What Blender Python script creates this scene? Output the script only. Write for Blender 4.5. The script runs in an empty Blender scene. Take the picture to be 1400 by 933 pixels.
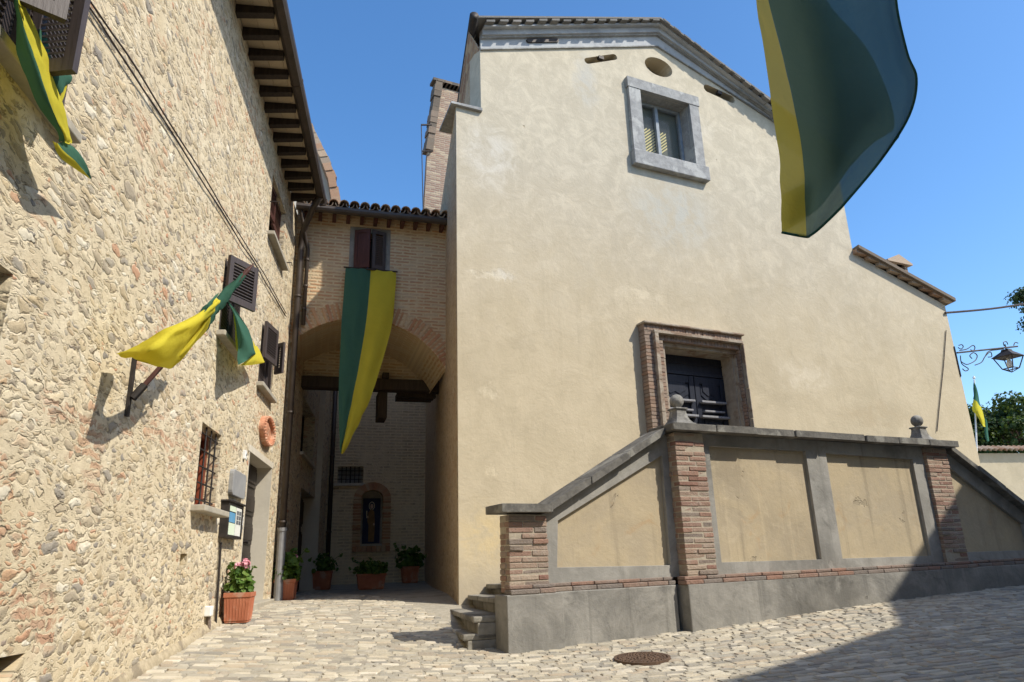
import bpy, bmesh, math, random
import numpy as np
from mathutils import Vector, Matrix, noise
from mathutils.geometry import tessellate_polygon
random.seed(7); rng = np.random.default_rng(7)
R = math.radians
C = bpy.context.scene.collection
sc = bpy.context.scene
EYE = 1.3
# ------------------------------------------------------------------ camera, sky, sun, exposure
FPX = 971.0; PITCH = R(17.35); ROLL = R(1.71)
def cam_axes():
    c, s, cr, sr = math.cos(PITCH), math.sin(PITCH), math.cos(ROLL), math.sin(ROLL)
    right = Vector((1, 0, 0)); fwd = Vector((0, c, s)); down = Vector((0, s, -c))
    return cr*right + sr*down, -sr*right + cr*down, fwd
AX = cam_axes()
cam = bpy.data.cameras.new('camera'); camo = bpy.data.objects.new('camera', cam); C.objects.link(camo)
cam.sensor_width = 36; cam.lens = FPX/1400*36; cam.clip_start = 0.05; cam.clip_end = 2000
camo.matrix_world = Matrix(((AX[0].x, -AX[1].x, -AX[2].x, 0), (AX[0].y, -AX[1].y, -AX[2].y, 0),
                            (AX[0].z, -AX[1].z, -AX[2].z, EYE), (0, 0, 0, 1)))
sc.camera = camo
sc.cycles.max_bounces = 12; sc.cycles.diffuse_bounces = 8; sc.cycles.transparent_max_bounces = 12
SUN_AZ, SUN_EL = 114.8, 46.5
world = bpy.data.worlds.new('World'); sc.world = world; world.use_nodes = True
wn = world.node_tree.nodes; bgn = wn['Background']
sky = wn.new('ShaderNodeTexSky'); sky.sky_type = 'NISHITA'; sky.sun_disc = False
sky.sun_elevation = R(SUN_EL); sky.sun_rotation = R(SUN_AZ)
sky.air_density = 1.0; sky.dust_density = 0.8; sky.ozone_density = 3.0
hs = wn.new('ShaderNodeHueSaturation'); hs.inputs['Saturation'].default_value = 1.22; hs.inputs['Value'].default_value = 1.15
world.node_tree.links.new(sky.outputs[0], hs.inputs['Color']); world.node_tree.links.new(hs.outputs[0], bgn.inputs[0]); bgn.inputs[1].default_value = 0.15
LIGHT = Vector((-math.sin(R(SUN_AZ))*math.cos(R(SUN_EL)), -math.cos(R(SUN_AZ))*math.cos(R(SUN_EL)), -math.sin(R(SUN_EL))))
sl = bpy.data.lights.new('sun', 'SUN'); slo = bpy.data.objects.new('sun', sl); C.objects.link(slo)
sl.energy = 3.9; sl.angle = R(0.5); sl.color = (1.0, 0.935, 0.82)
slo.rotation_euler = LIGHT.to_track_quat('-Z', 'Y').to_euler(); slo.location = (10, -6, 20)
sc.view_settings.view_transform = 'Standard'; sc.view_settings.look = 'None'
sc.view_settings.exposure = 0.52; sc.view_settings.gamma = 1.0; sc.view_settings.use_curve_mapping = False

# ------------------------------------------------------------------ frames and measuring helpers
def ray(x, y):
    c = ((x-700)/FPX, (y-466.5)/FPX, 1.0)
    return AX[0]*c[0] + AX[1]*c[1] + AX[2]*c[2]
class Fr:
    """vertical wall frame: t along the wall, y into the wall (away from the street), z up (from eye level)"""
    def __init__(s, az, perp):
        s.a = R(az); s.perp = perp
        s.d = Vector((math.sin(s.a), math.cos(s.a), 0)); s.n = Vector((-math.cos(s.a), math.sin(s.a), 0))
        s.rot = Matrix.Rotation(math.pi/2 - s.a, 4, 'Z')
    def P(s, t, y, z): return s.d*t + s.n*(s.perp+y) + Vector((0, 0, z))
    def px(s, x, y, off=0.0):
        r = ray(x, y); q = r*((s.perp+off)/r.dot(s.n)); return (q.dot(s.d), q.z)
    def w(s, x, y, off=0.0):
        r = ray(x, y); return r*((s.perp+off)/r.dot(s.n))
    def loc(s, p): return (p.dot(s.d), p.dot(s.n)-s.perp, p.z)
def meet(fr, off, p0, d):           # where the line p0 + k d crosses the frame's plane
    k = (fr.perp+off-p0.dot(fr.n))/d.dot(fr.n); return p0 + d*k
L = Fr(-9.06, 1.80)
F = Fr(64.5, 8.80)
S = Fr(64.5, 6.186)
CORN = F.w(627.5, 826); T0 = CORN.dot(F.d)
aside = -9.9
SD = Fr(aside, 0); SD.perp = CORN.dot(SD.n)
rr = ray(610, 420); ARCHR = rr*(SD.perp/rr.dot(SD.n))
A = Fr(74.0, 0); A.perp = ARCHR.dot(A.n)
lp = L.w(440, 800)
B = Fr(74.0, 0); B.perp = lp.dot(B.n)
def V2(p): return Vector((p[0], p[1]))
# ground height: plane + smooth correction through the measured foot points
GP = [S.w(695, 893), S.w(927, 863), S.w(1230, 818), S.w(1400, 800), CORN, L.w(168, 933), L.w(285, 860), L.w(372, 822), lp, B.w(580, 794)]
GA = np.array([[p.x, p.y, 1] for p in GP]); GZ = np.array([p.z for p in GP])
gco = np.linalg.lstsq(GA, GZ, rcond=None)[0]
SIG = 2.6
def gk(x, y): return np.array([math.exp(-((x-p.x)**2+(y-p.y)**2)/(2*SIG*SIG)) for p in GP])
GW = np.linalg.solve(np.array([gk(p.x, p.y) for p in GP]) + np.eye(len(GP))*0.03, GZ - GA@gco)
def gz(x, y):
    xs = max(-25, min(30, x)); ys = max(-15, min(28, y))
    return float(gco[0]*xs + gco[1]*ys + gco[2] + gk(x, y)@GW)
def gpx(x, y):                      # ground point under a pixel
    r = ray(x, y); k = 5.0
    for _ in range(60):
        p = r*k; k = max(0.5, min(60, k + (p.z-gz(p.x, p.y))/max(0.03, -r.z)*0.6))
    return r*k

# ------------------------------------------------------------------ mesh builder
class MB:
    def __init__(s): s.v = []; s.f = []; s.m = []; s.uv = {}
    def add(s, vs, fs, m=0):
        o = len(s.v); s.v += [Vector(v) for v in vs]; s.f += [tuple(i+o for i in f) for f in fs]; s.m += [m]*len(fs); return s
    def hexa(s, c, m=0):
        return s.add(c, [(0,1,2,3),(7,6,5,4),(0,4,5,1),(1,5,6,2),(2,6,7,3),(3,7,4,0)], m)
    def box(s, fr, t0, t1, y0, y1, z0, z1, m=0):
        return s.hexa([fr.P(t0,y0,z0), fr.P(t1,y0,z0), fr.P(t1,y1,z0), fr.P(t0,y1,z0),
                       fr.P(t0,y0,z1), fr.P(t1,y0,z1), fr.P(t1,y1,z1), fr.P(t0,y1,z1)], m)
    def plate(s, fr, outer, y0, y1, holes=(), m=0, back=True):
        loops = [list(outer)] + [list(h) for h in holes]
        flat = [p for l in loops for p in l]; n = len(flat)
        tris = tessellate_polygon([[Vector((p[0], p[1], 0)) for p in l] for l in loops])
        vs = [fr.P(p[0], y0, p[1]) for p in flat] + [fr.P(p[0], y1, p[1]) for p in flat]
        fs = [tuple(t) for t in tris]
        if back: fs += [tuple(i+n for i in reversed(t)) for t in tris]
        o = 0
        for l in loops:
            k = len(l)
            for i in range(k):
                a, b = o+i, o+(i+1) % k
                fs.append((a, b, b+n, a+n))
            o += k
        return s.add(vs, fs, m)
    def extrude(s, pts, off, m=0):   # closed polygon of world points swept by a vector
        n = len(pts); off = Vector(off)
        vs = list(pts) + [Vector(p)+off for p in pts]
        return s.add(vs, [tuple(range(n)), tuple(range(2*n-1, n-1, -1))] + [(i, (i+1) % n, (i+1) % n+n, i+n) for i in range(n)], m)
    def tube(s, pts, r, n=8, m=0, caps=True):
        pts = [Vector(p) for p in pts]; rs = r if isinstance(r, (list, tuple)) else [r]*len(pts)
        rings = []; up = None
        for i, p in enumerate(pts):
            d = (pts[min(i+1, len(pts)-1)] - pts[max(i-1, 0)]).normalized()
            if up is None: up = d.orthogonal().normalized()
            a = (up - d*up.dot(d)).normalized() if abs(up.dot(d)) < .98 else d.orthogonal().normalized()
            up = a; b = d.cross(a)
            rings.append([p + (a*math.cos(2*math.pi*k/n) + b*math.sin(2*math.pi*k/n))*rs[i] for k in range(n)])
        vs = [v for g in rings for v in g]; fs = []
        for i in range(len(pts)-1):
            for k in range(n): fs.append((i*n+k, i*n+(k+1) % n, (i+1)*n+(k+1) % n, (i+1)*n+k))
        if caps: fs += [tuple(reversed(range(n))), tuple(range((len(pts)-1)*n, len(pts)*n))]
        return s.add(vs, fs, m)
    def lathe(s, c, prof, n=20, m=0, axis=None):
        c = Vector(c); vs = []; fs = []
        for r, z in prof:
            for k in range(n):
                a = 2*math.pi*k/n; vs.append(c + Vector((r*math.cos(a), r*math.sin(a), z)))
        for i in range(len(prof)-1):
            for k in range(n): fs.append((i*n+k, i*n+(k+1) % n, (i+1)*n+(k+1) % n, (i+1)*n+k))
        fs += [tuple(reversed(range(n))), tuple(range((len(prof)-1)*n, len(prof)*n))]
        return s.add(vs, fs, m)
    def grid(s, rows, m=0, uv=None, mfun=None):
        nr, nc = len(rows), len(rows[0]); o = len(s.v)
        s.v += [Vector(p) for r in rows for p in r]
        for i in range(nr-1):
            for j in range(nc-1):
                s.f.append((o+i*nc+j, o+i*nc+j+1, o+(i+1)*nc+j+1, o+(i+1)*nc+j)); s.m.append(mfun(i, j) if mfun else m)
        return s
MATS = {}
def _build(s, name, mats, parent=None, base=None, smooth=False, bevel=0.0, recalc=True, solid=0.0):
    if base is None: base = Matrix.Translation((0, 0, 0))
    Mw = MATS[parent.name] if parent is not None else base
    inv = Mw.inverted(); E = Vector((0, 0, EYE))
    me = bpy.data.meshes.new(name)
    me.from_pydata([tuple(inv @ (v+E)) for v in s.v], [], s.f)
    ml = mats if isinstance(mats, (list, tuple)) else [mats]
    for mt in ml: me.materials.append(mt)
    if len(ml) > 1: me.polygons.foreach_set('material_index', s.m)
    if recalc:
        bm = bmesh.new(); bm.from_mesh(me); bmesh.ops.recalc_face_normals(bm, faces=bm.faces); bm.to_mesh(me); bm.free()
    if smooth: me.polygons.foreach_set('use_smooth', [True]*len(me.polygons))
    me.update()
    o = bpy.data.objects.new(name, me); C.objects.link(o)
    if parent is not None: o.parent = parent
    else: o.matrix_world = base
    MATS[o.name] = Mw
    if bevel:
        b = o.modifiers.new('bevel', 'BEVEL'); b.width = bevel; b.segments = 2; b.limit_method = 'ANGLE'; b.angle_limit = R(40)
    if solid:
        b = o.modifiers.new('solid', 'SOLIDIFY'); b.thickness = solid; b.offset = 0
    return o
MB.build = _build
def tag(o, label, cat, group=None):
    o['label'] = label; o['category'] = cat
    if group: o['group'] = group
    return o
def thing(name, label, cat, fr=None, p=(0, 0, 0), group=None):
    o = bpy.data.objects.new(name, None); C.objects.link(o)
    M = Matrix.Translation(Vector(p)+Vector((0, 0, EYE))) @ (fr.rot if fr else Matrix.Identity(4))
    o.matrix_world = M; MATS[o.name] = M; o.empty_display_size = .2
    return tag(o, label, cat, group)
def base_of(fr, p): return Matrix.Translation(Vector(p)+Vector((0, 0, EYE))) @ fr.rot
def rectpts(a, b): return [(a[0], a[1]), (b[0], a[1]), (b[0], b[1]), (a[0], b[1])]
def arc(cx, cz, rx, rz, a0, a1, n): return [(cx+rx*math.cos(R(a0+(a1-a0)*i/n)), cz+rz*math.sin(R(a0+(a1-a0)*i/n))) for i in range(n+1)]

# ------------------------------------------------------------------ materials
def newmat(name):
    m = bpy.data.materials.new(name); m.use_nodes = True
    nt = m.node_tree; return m, nt, nt.nodes['Principled BSDF']
class N:
    def __init__(s, nt): s.nt = nt
    def n(s, typ, **k):
        o = s.nt.nodes.new(typ)
        for a, b in k.items(): setattr(o, a, b)
        return o
    def l(s, a, b): s.nt.links.new(a, b)
    def val(s, x, inp):
        if isinstance(x, (int, float)): inp.default_value = x
        elif isinstance(x, (tuple, list)): inp.default_value = (*x, 1) if len(x) == 3 and inp.type == 'RGBA' else x
        else: s.l(x, inp)
    def math(s, op, a, b=None, c=None, clamp=False):
        o = s.n('ShaderNodeMath', operation=op); o.use_clamp = clamp; s.val(a, o.inputs[0])
        if b is not None: s.val(b, o.inputs[1])
        if c is not None: s.val(c, o.inputs[2])
        return o.outputs[0]
    def vmath(s, op, a, b=None, scale=None):
        o = s.n('ShaderNodeVectorMath', operation=op); s.val(a, o.inputs[0])
        if b is not None: s.val(b, o.inputs[1])
        if scale is not None: s.val(scale, o.inputs['Scale'])
        return o.outputs[0]
    def mix(s, f, a, b, blend='MIX'):
        o = s.n('ShaderNodeMix', data_type='RGBA', blend_type=blend); s.val(f, o.inputs[0]); s.val(a, o.inputs[6]); s.val(b, o.inputs[7]); return o.outputs[2]
    def noise(s, vec, scale, detail=4, rough=.55, out=0, dist=0):
        o = s.n('ShaderNodeTexNoise'); s.l(vec, o.inputs['Vector']); o.inputs['Scale'].default_value = scale
        o.inputs['Detail'].default_value = detail; o.inputs['Roughness'].default_value = rough; o.inputs['Distortion'].default_value = dist
        return o.outputs[out]
    def step(s, x, a, b):          # smooth ramp a..b -> 0..1
        o = s.n('ShaderNodeMapRange', interpolation_type='SMOOTHSTEP'); s.val(x, o.inputs[0]); s.val(a, o.inputs[1]); s.val(b, o.inputs[2]); return o.outputs[0]
    def ramp(s, x, stops, interp='LINEAR'):
        o = s.n('ShaderNodeValToRGB'); s.l(x, o.inputs[0]); o.color_ramp.interpolation = interp
        e = o.color_ramp.elements
        while len(e) < len(stops): e.new(0.5)
        for i, (p, c) in enumerate(stops): e[i].position = p; e[i].color = (*c, 1)
        return o.outputs[0]
    def obj(s): return s.n('ShaderNodeTexCoord').outputs['Object']
    def walluv(s):
        """wall coordinates in metres: (along, up) whichever way the face looks"""
        tc = s.n('ShaderNodeTexCoord'); se = s.n('ShaderNodeSeparateXYZ'); s.l(tc.outputs['Object'], se.inputs[0])
        g = s.n('ShaderNodeNewGeometry'); vt = s.n('ShaderNodeVectorTransform', vector_type='NORMAL', convert_from='WORLD', convert_to='OBJECT')
        s.l(g.outputs['True Normal'], vt.inputs[0]); sn = s.n('ShaderNodeSeparateXYZ'); s.l(vt.outputs[0], sn.inputs[0])
        ax = s.math('ABSOLUTE', sn.outputs[0]); az = s.math('ABSOLUTE', sn.outputs[2])
        sx = s.math('GREATER_THAN', ax, .7); sz = s.math('GREATER_THAN', az, .8)
        u = s.n('ShaderNodeMix', data_type='FLOAT'); s.l(sx, u.inputs[0]); s.l(se.outputs[0], u.inputs[2]); s.l(se.outputs[1], u.inputs[3])
        v = s.n('ShaderNodeMix', data_type='FLOAT'); s.l(sz, v.inputs[0]); s.l(se.outputs[2], v.inputs[2]); s.l(se.outputs[1], v.inputs[3])
        c = s.n('ShaderNodeCombineXYZ'); s.l(u.outputs[0], c.inputs[0]); s.l(v.outputs[0], c.inputs[1])
        return c.outputs[0], u.outputs[0], v.outputs[0]
    def bump(s, h, dist, bsdf, strength=1.0):
        o = s.n('ShaderNodeBump'); s.l(h, o.inputs['Height']); o.inputs['Distance'].default_value = dist; o.inputs['Strength'].default_value = strength
        s.l(o.outputs[0], bsdf.inputs['Normal']); return o

def mat_rubble(name='rubble_stone', tint=1.0, redden=0.0):
    m, nt, b = newmat(name); n = N(nt)
    uv, u, v = n.walluv()
    w = n.vmath('SUBTRACT', n.noise(uv, 2.6, 3, .6, out=1), (.5, .5, .5))
    w2 = n.vmath('SUBTRACT', n.noise(uv, 11, 3, .65, out=1), (.5, .5, .5))
    p = n.vmath('ADD', uv, n.vmath('SCALE', w, scale=.16)); p = n.vmath('ADD', p, n.vmath('SCALE', w2, scale=.06))
    smear = n.noise(uv, 7, 6, .7); fine = n.noise(uv, 30, 6, .7); mid = n.noise(uv, 4, 5, .62)
    def layer(sx, sy, off, keep):
        q = n.vmath('ADD', n.vmath('MULTIPLY', p, (sx, sy, 1)), (off, off*1.7, 0))
        a = n.n('ShaderNodeTexVoronoi', feature='F1', voronoi_dimensions='2D'); n.l(q, a.inputs['Vector']); a.inputs['Scale'].default_value = 1
        e = n.n('ShaderNodeTexVoronoi', feature='DISTANCE_TO_EDGE', voronoi_dimensions='2D'); n.l(q, e.inputs['Vector']); e.inputs['Scale'].default_value = 1
        sp = n.n('ShaderNodeSeparateColor'); n.l(a.outputs['Color'], sp.inputs[0])
        rad = n.math('ADD', .20, n.math('MULTIPLY', sp.outputs[1], .38))
        d = n.math('ADD', a.outputs['Distance'], n.math('MULTIPLY', n.math('SUBTRACT', smear, .5), .42))
        k = n.math('MINIMUM', n.math('SUBTRACT', rad, d), n.math('SUBTRACT', e.outputs['Distance'], .05))
        has = n.math('LESS_THAN', sp.outputs[2], keep)
        mask = n.math('MULTIPLY', n.step(k, -.01, .09), has)
        rim = n.math('MULTIPLY', n.math('MULTIPLY', n.step(k, -.10, -.005), n.math('SUBTRACT', 1.0, n.step(k, -.005, .06))), has)
        dome = n.math('MULTIPLY', n.step(k, -.02, .28), has)
        return sp, mask, rim, dome
    s1, m1, r1, d1 = layer(5.2, 13.5, 0, .58); s2, m2, r2, d2 = layer(11.5, 31, 31.7, .84)
    inv1 = n.math('SUBTRACT', 1.0, m1)
    m2 = n.math('MULTIPLY', m2, inv1); r2 = n.math('MULTIPLY', r2, inv1); d2 = n.math('MULTIPLY', d2, inv1)
    stops = [(0, (.45, .36, .23)), (.18, (.62, .53, .37)), (.34, (.36, .305, .225)), (.48, (.54, .43, .27)), (.60, (.27, .245, .21)), (.70, (.68, .62, .49)), (.80, (.40, .33, .23)), (.88, (.50, .40, .25)), (.94, (.50, .28, .17))]
    c1 = n.ramp(s1.outputs[0], stops, 'CONSTANT'); c2 = n.ramp(s2.outputs[0], stops, 'CONSTANT')
    patch = n.step(n.noise(uv, .55, 4, .6), .53, .61)
    red1 = n.math('MULTIPLY', n.math('GREATER_THAN', s1.outputs[2], .40), patch); red2 = n.math('MULTIPLY', n.math('GREATER_THAN', s2.outputs[2], .30), patch)
    c1 = n.mix(n.math('MULTIPLY', red1, .75), c1, (.50, .29, .17)); c2 = n.mix(n.math('MULTIPLY', red2, .9), c2, (.50, .28, .16))
    mort = n.mix(n.step(mid, .35, .7), (.60, .505, .345), (.72, .625, .45))
    mort = n.mix(n.math('MULTIPLY', n.step(n.noise(uv, .8, 5, .6), .45, .7), .6), mort, (.58, .47, .29))
    mort = n.mix(n.math('MULTIPLY', n.step(fine, .52, .72), .35), mort, (.40, .32, .21))
    base = n.mix(n.math('MULTIPLY', m2, n.math('ADD', .5, n.math('MULTIPLY', s2.outputs[1], .5))), mort, c2)
    base = n.mix(n.math('MULTIPLY', m1, n.math('ADD', .5, n.math('MULTIPLY', s1.outputs[1], .5))), base, c1)
    bt = n.n('ShaderNodeTexBrick'); n.l(p, bt.inputs['Vector']); bt.inputs['Scale'].default_value = 1; bt.inputs['Brick Width'].default_value = .25; bt.inputs['Row Height'].default_value = .062; bt.inputs['Mortar Size'].default_value = .012; bt.inputs['Mortar Smooth'].default_value = .4
    bt.inputs['Color1'].default_value = (0, 0, 0, 1); bt.inputs['Color2'].default_value = (1, 1, 1, 1); sb = n.n('ShaderNodeSeparateColor'); n.l(bt.outputs['Color'], sb.inputs[0])
    zone = n.step(n.noise(n.vmath('ADD', n.vmath('MULTIPLY', uv, (.8, 1.3, 1)), (4.1, 7.7, 0)), .75, 4, .6), .57, .62)
    bk = n.math('MULTIPLY', n.math('MULTIPLY', n.math('SUBTRACT', 1.0, bt.outputs['Fac']), zone), n.math('MULTIPLY', n.math('GREATER_THAN', sb.outputs[0], .25), n.math('SUBTRACT', 1.0, n.step(smear, .50, .62))))
    base = n.mix(n.math('MULTIPLY', zone, .6), base, mort); base = n.mix(n.math('MULTIPLY', bk, .85), base, n.ramp(sb.outputs[0], [(0, (.50, .28, .17)), (.5, (.54, .36, .23)), (.8, (.44, .24, .15)), (1, (.55, .42, .29))]))
    base = n.mix(n.math('MULTIPLY', n.step(fine, .5, .75), .28), base, (.27, .22, .155))
    gap = n.math('MULTIPLY', n.math('MAXIMUM', n.math('MULTIPLY', r1, n.step(n.noise(uv, 6.3, 4, .65), .53, .63)), n.math('MULTIPLY', n.math('MULTIPLY', r2, n.step(n.noise(uv, 11.3, 4, .65), .55, .63)), .55)), .85)
    pit = n.math('MULTIPLY', n.step(n.noise(n.vmath('MULTIPLY', p, (9, 24, 1)), 1.0, 4, .66), .585, .65), .9)
    crev = n.math('MAXIMUM', gap, pit)
    base = n.mix(n.math('MULTIPLY', crev, .7), base, (.19, .145, .10))
    if redden: base = n.mix(redden, base, (.42, .29, .18))
    if tint != 1.0: base = n.mix(1.0, base, (tint, tint, tint), 'MULTIPLY')
    n.l(base, b.inputs['Base Color']); b.inputs['Roughness'].default_value = .92; b.inputs['Specular IOR Level'].default_value = .15
    h = n.math('ADD', n.math('MULTIPLY', d1, n.math('ADD', .1, n.math('MULTIPLY', s1.outputs[1], .8))), n.math('MULTIPLY', d2, n.math('ADD', .05, n.math('MULTIPLY', s2.outputs[1], .4))))
    h = n.math('ADD', h, n.math('MULTIPLY', mid, .45)); h = n.math('ADD', h, n.math('MULTIPLY', n.noise(n.vmath('MULTIPLY', p, (.6, 1.3, 1)), 18, 7, .75), 1.0))
    h = n.math('SUBTRACT', h, n.math('ADD', n.math('MULTIPLY', r1, .45), n.math('MULTIPLY', r2, .25)))
    h = n.math('SUBTRACT', h, n.math('MULTIPLY', crev, 1.2))
    n.bump(h, .009, b, .9)
    return m

def mat_brickwall(name, c1=(.52, .255, .13), c2=(.47, .28, .155), mortar=(.56, .44, .28), rowh=.058, bw=.25, ms=.018, cover=.56, tint=1.0):
    m, nt, b = newmat(name); n = N(nt)
    uv, u, v = n.walluv()
    w = n.vmath('SUBTRACT', n.noise(uv, 2.5, 3, .6, out=1), (.5, .5, .5)); w2 = n.vmath('SUBTRACT', n.noise(uv, 12, 2, .6, out=1), (.5, .5, .5))
    p = n.vmath('ADD', uv, n.vmath('SCALE', w, scale=.05)); p = n.vmath('ADD', p, n.vmath('SCALE', w2, scale=.018))
    br = n.n('ShaderNodeTexBrick'); n.l(p, br.inputs['Vector']); br.inputs['Scale'].default_value = 1
    br.inputs['Brick Width'].default_value = bw; br.inputs['Row Height'].default_value = rowh; br.inputs['Mortar Size'].default_value = ms
    br.inputs['Mortar Smooth'].default_value = .35; br.inputs['Bias'].default_value = 0
    br.inputs['Color1'].default_value = (0, 0, 0, 1); br.inputs['Color2'].default_value = (1, 1, 1, 1)
    sep = n.n('ShaderNodeSeparateColor'); n.l(br.outputs['Color'], sep.inputs[0])
    rnd = sep.outputs[0]
    pal = n.ramp(rnd, [(0, c1), (.35, c2), (.6, tuple(x*.8 for x in c1)), (.85, (.52, .42, .29))])
    pal = n.mix(.35, pal, n.mix(n.noise(uv, 30, 4), tuple(x*.6 for x in c2), mortar))
    brick = n.math('SUBTRACT', 1.0, br.outputs['Fac'])
    cov = n.step(n.noise(uv, 4.5, 5, .65), cover-.1, cover+.12)           # mortar smeared over bricks
    cov2 = n.step(n.noise(uv, .6, 3, .6), .40, .62)
    brick = n.math('MULTIPLY', brick, n.math('SUBTRACT', 1.0, n.math('MULTIPLY', cov, n.math('ADD', .45, n.math('MULTIPLY', cov2, .55)))))
    mort = n.mix(n.noise(uv, 8, 5, .6), tuple(x*.82 for x in mortar), tuple(min(1, x*1.15) for x in mortar))
    base = n.mix(brick, mort, pal)
    if tint != 1.0: base = n.mix(1.0, base, (tint, tint, tint), 'MULTIPLY')
    n.l(base, b.inputs['Base Color']); b.inputs['Roughness'].default_value = .92; b.inputs['Specular IOR Level'].default_value = .15
    h = n.math('ADD', n.math('MULTIPLY', brick, .6), n.math('MULTIPLY', n.noise(uv, 25, 5, .65), .7))
    n.bump(h, .015, b, .8)
    return m

def mat_plaster(name, base, var, spots=(), bump=.012, stain=None, streak=.3, grad=None, blotch=.45, chips=0.0, tint2=None, cracks=()):
    m, nt, b = newmat(name); n = N(nt)
    uv, u, v = n.walluv()
    big = n.noise(uv, .42, 6, .62, dist=.3); mid = n.noise(uv, 1.9, 7, .66, dist=.5); fine = n.noise(uv, 17, 6, .7); grain = n.noise(uv, 70, 3, .7)
    c = n.mix(n.step(mid, .36, .64), base, var)
    c = n.mix(n.math('MULTIPLY', n.step(big, .46, .62), blotch), c, tuple(x*.74 for x in base))
    blot = n.noise(uv, 3.1, 7, .68, dist=.9)
    c = n.mix(n.math('MULTIPLY', n.step(blot, .54, .70), blotch*.8), c, tuple(min(1, x*1.28) for x in base))
    b2 = n.noise(n.vmath('ADD', uv, (17.3, 5.1, 0)), 2.1, 7, .7, dist=1.2)
    c = n.mix(n.math('MULTIPLY', n.step(b2, .55, .72), blotch*.7), c, tint2 or tuple(x*.66 for x in base))
    sv = n.vmath('MULTIPLY', uv, (4.0, .22, 1)); st = n.noise(sv, 1.6, 6, .65)
    c = n.mix(n.math('MULTIPLY', n.step(st, .52, .74), streak), c, tuple(x*.66 for x in base))
    sv2 = n.vmath('MULTIPLY', uv, (9.0, .5, 1)); st2 = n.noise(sv2, 1.1, 5, .65)
    c = n.mix(n.math('MULTIPLY', n.step(st2, .56, .78), streak*.6), c, tuple(min(1, x*1.25) for x in var))
    c = n.mix(n.math('MULTIPLY', n.step(fine, .5, .76), .25), c, tuple(x*.62 for x in var))
    c = n.mix(n.math('MULTIPLY', n.step(grain, .5, .8), .16), c, tuple(x*.5 for x in var))
    if grad:                         # (z_low, z_high, colour): weathered, greyer plaster higher up the wall
        f = n.step(n.math('ADD', v, n.math('MULTIPLY', n.math('SUBTRACT', mid, .5), 2.4)), grad[0], grad[1])
        c = n.mix(n.math('MULTIPLY', f, .7), c, n.mix(n.step(blot, .40, .66), tuple(x*.88 for x in grad[2]), tuple(min(1, x*1.10) for x in grad[2])))
    if stain:                        # damp, bare foot of the wall: (z, colour)
        zz = n.math('ADD', v, n.math('MULTIPLY', n.math('SUBTRACT', n.noise(uv, 2.2, 6, .68), .5), 1.5))
        f = n.math('SUBTRACT', 1.0, n.step(zz, stain[0]-.25, stain[0]+.25))
        c = n.mix(n.math('MULTIPLY', f, .8), c, stain[1])
    h = n.math('ADD', n.math('MULTIPLY', fine, .55), n.math('MULTIPLY', mid, 1.6))
    h = n.math('ADD', h, n.math('MULTIPLY', big, 2.5)); h = n.math('ADD', h, n.math('MULTIPLY', grain, .15))
    if chips:
        cn_ = n.noise(n.vmath('ADD', uv, (3.7, 9.2, 0)), 2.3, 5, .62, dist=.4); f = n.step(cn_, .735-chips*.05, .745-chips*.05)
        c = n.mix(n.math('MULTIPLY', f, .75), c, n.mix(fine, tuple(x*.45 for x in base), tuple(x*1.1 for x in base))); h = n.math('SUBTRACT', h, n.math('MULTIPLY', f, 1.6))
    for (sx, sz, rx, rz) in cracks:
        q = n.vmath('MULTIPLY', n.vmath('SUBTRACT', uv, (sx, sz, 0)), (1/rx, 1/rz, 0))
        ln = n.n('ShaderNodeVectorMath', operation='LENGTH'); n.l(q, ln.inputs[0])
        w_ = n.math('ABSOLUTE', n.math('SUBTRACT', n.noise(n.vmath('ADD', uv, (sx*3, sz, 0)), 2.6, 6, .68), .5))
        f = n.math('MULTIPLY', n.math('SUBTRACT', 1.0, n.step(w_, .002, .011)), n.math('SUBTRACT', 1.0, n.step(ln.outputs['Value'], .6, 1.0)))
        f = n.math('MULTIPLY', f, n.step(big, .38, .55)); c = n.mix(n.math('MULTIPLY', f, .75), c, tuple(x*.32 for x in base)); h = n.math('SUBTRACT', h, n.math('MULTIPLY', f, 1.5))
    for (sx, sz, rx, rz, colr) in spots:
        q = n.vmath('ADD', uv, n.vmath('SCALE', n.vmath('SUBTRACT', n.noise(uv, 4, 6, .7, out=1), (.5, .5, .5)), scale=.5))
        q = n.vmath('MULTIPLY', n.vmath('SUBTRACT', q, (sx, sz, 0)), (1/rx, 1/rz, 0))
        ln = n.n('ShaderNodeVectorMath', operation='LENGTH'); n.l(q, ln.inputs[0])
        f = n.math('SUBTRACT', 1.0, n.step(ln.outputs['Value'], .25, 1.25))
        c = n.mix(n.math('MULTIPLY', f, n.math('ADD', .05, n.math('MULTIPLY', n.step(blot, .35, .65), .75))), c, colr)
        h = n.math('SUBTRACT', h, n.math('MULTIPLY', f, .4))
    n.l(c, b.inputs['Base Color']); b.inputs['Roughness'].default_value = .93; b.inputs['Specular IOR Level'].default_value = .12
    n.bump(h, bump, b, .85)
    return m

def mat_noise(name, c1, c2, scale=8, rough=.85, bump=.004, spec=.2, metal=0, c3=None, s3=1.5, bscale=None, coat=0):
    m, nt, b = newmat(name); n = N(nt); o = n.obj()
    c = n.mix(n.step(n.noise(o, scale, 6, .65), .32, .68), c1, c2)
    if c3: c = n.mix(n.step(n.noise(o, s3, 5, .6, dist=.4), .52, .62), c, c3)
    n.l(c, b.inputs['Base Color']); b.inputs['Roughness'].default_value = rough; b.inputs['Specular IOR Level'].default_value = spec; b.inputs['Metallic'].default_value = metal
    if bump: n.bump(n.noise(o, bscale or scale*3, 6, .65), bump, b, .8)
    return m

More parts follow.
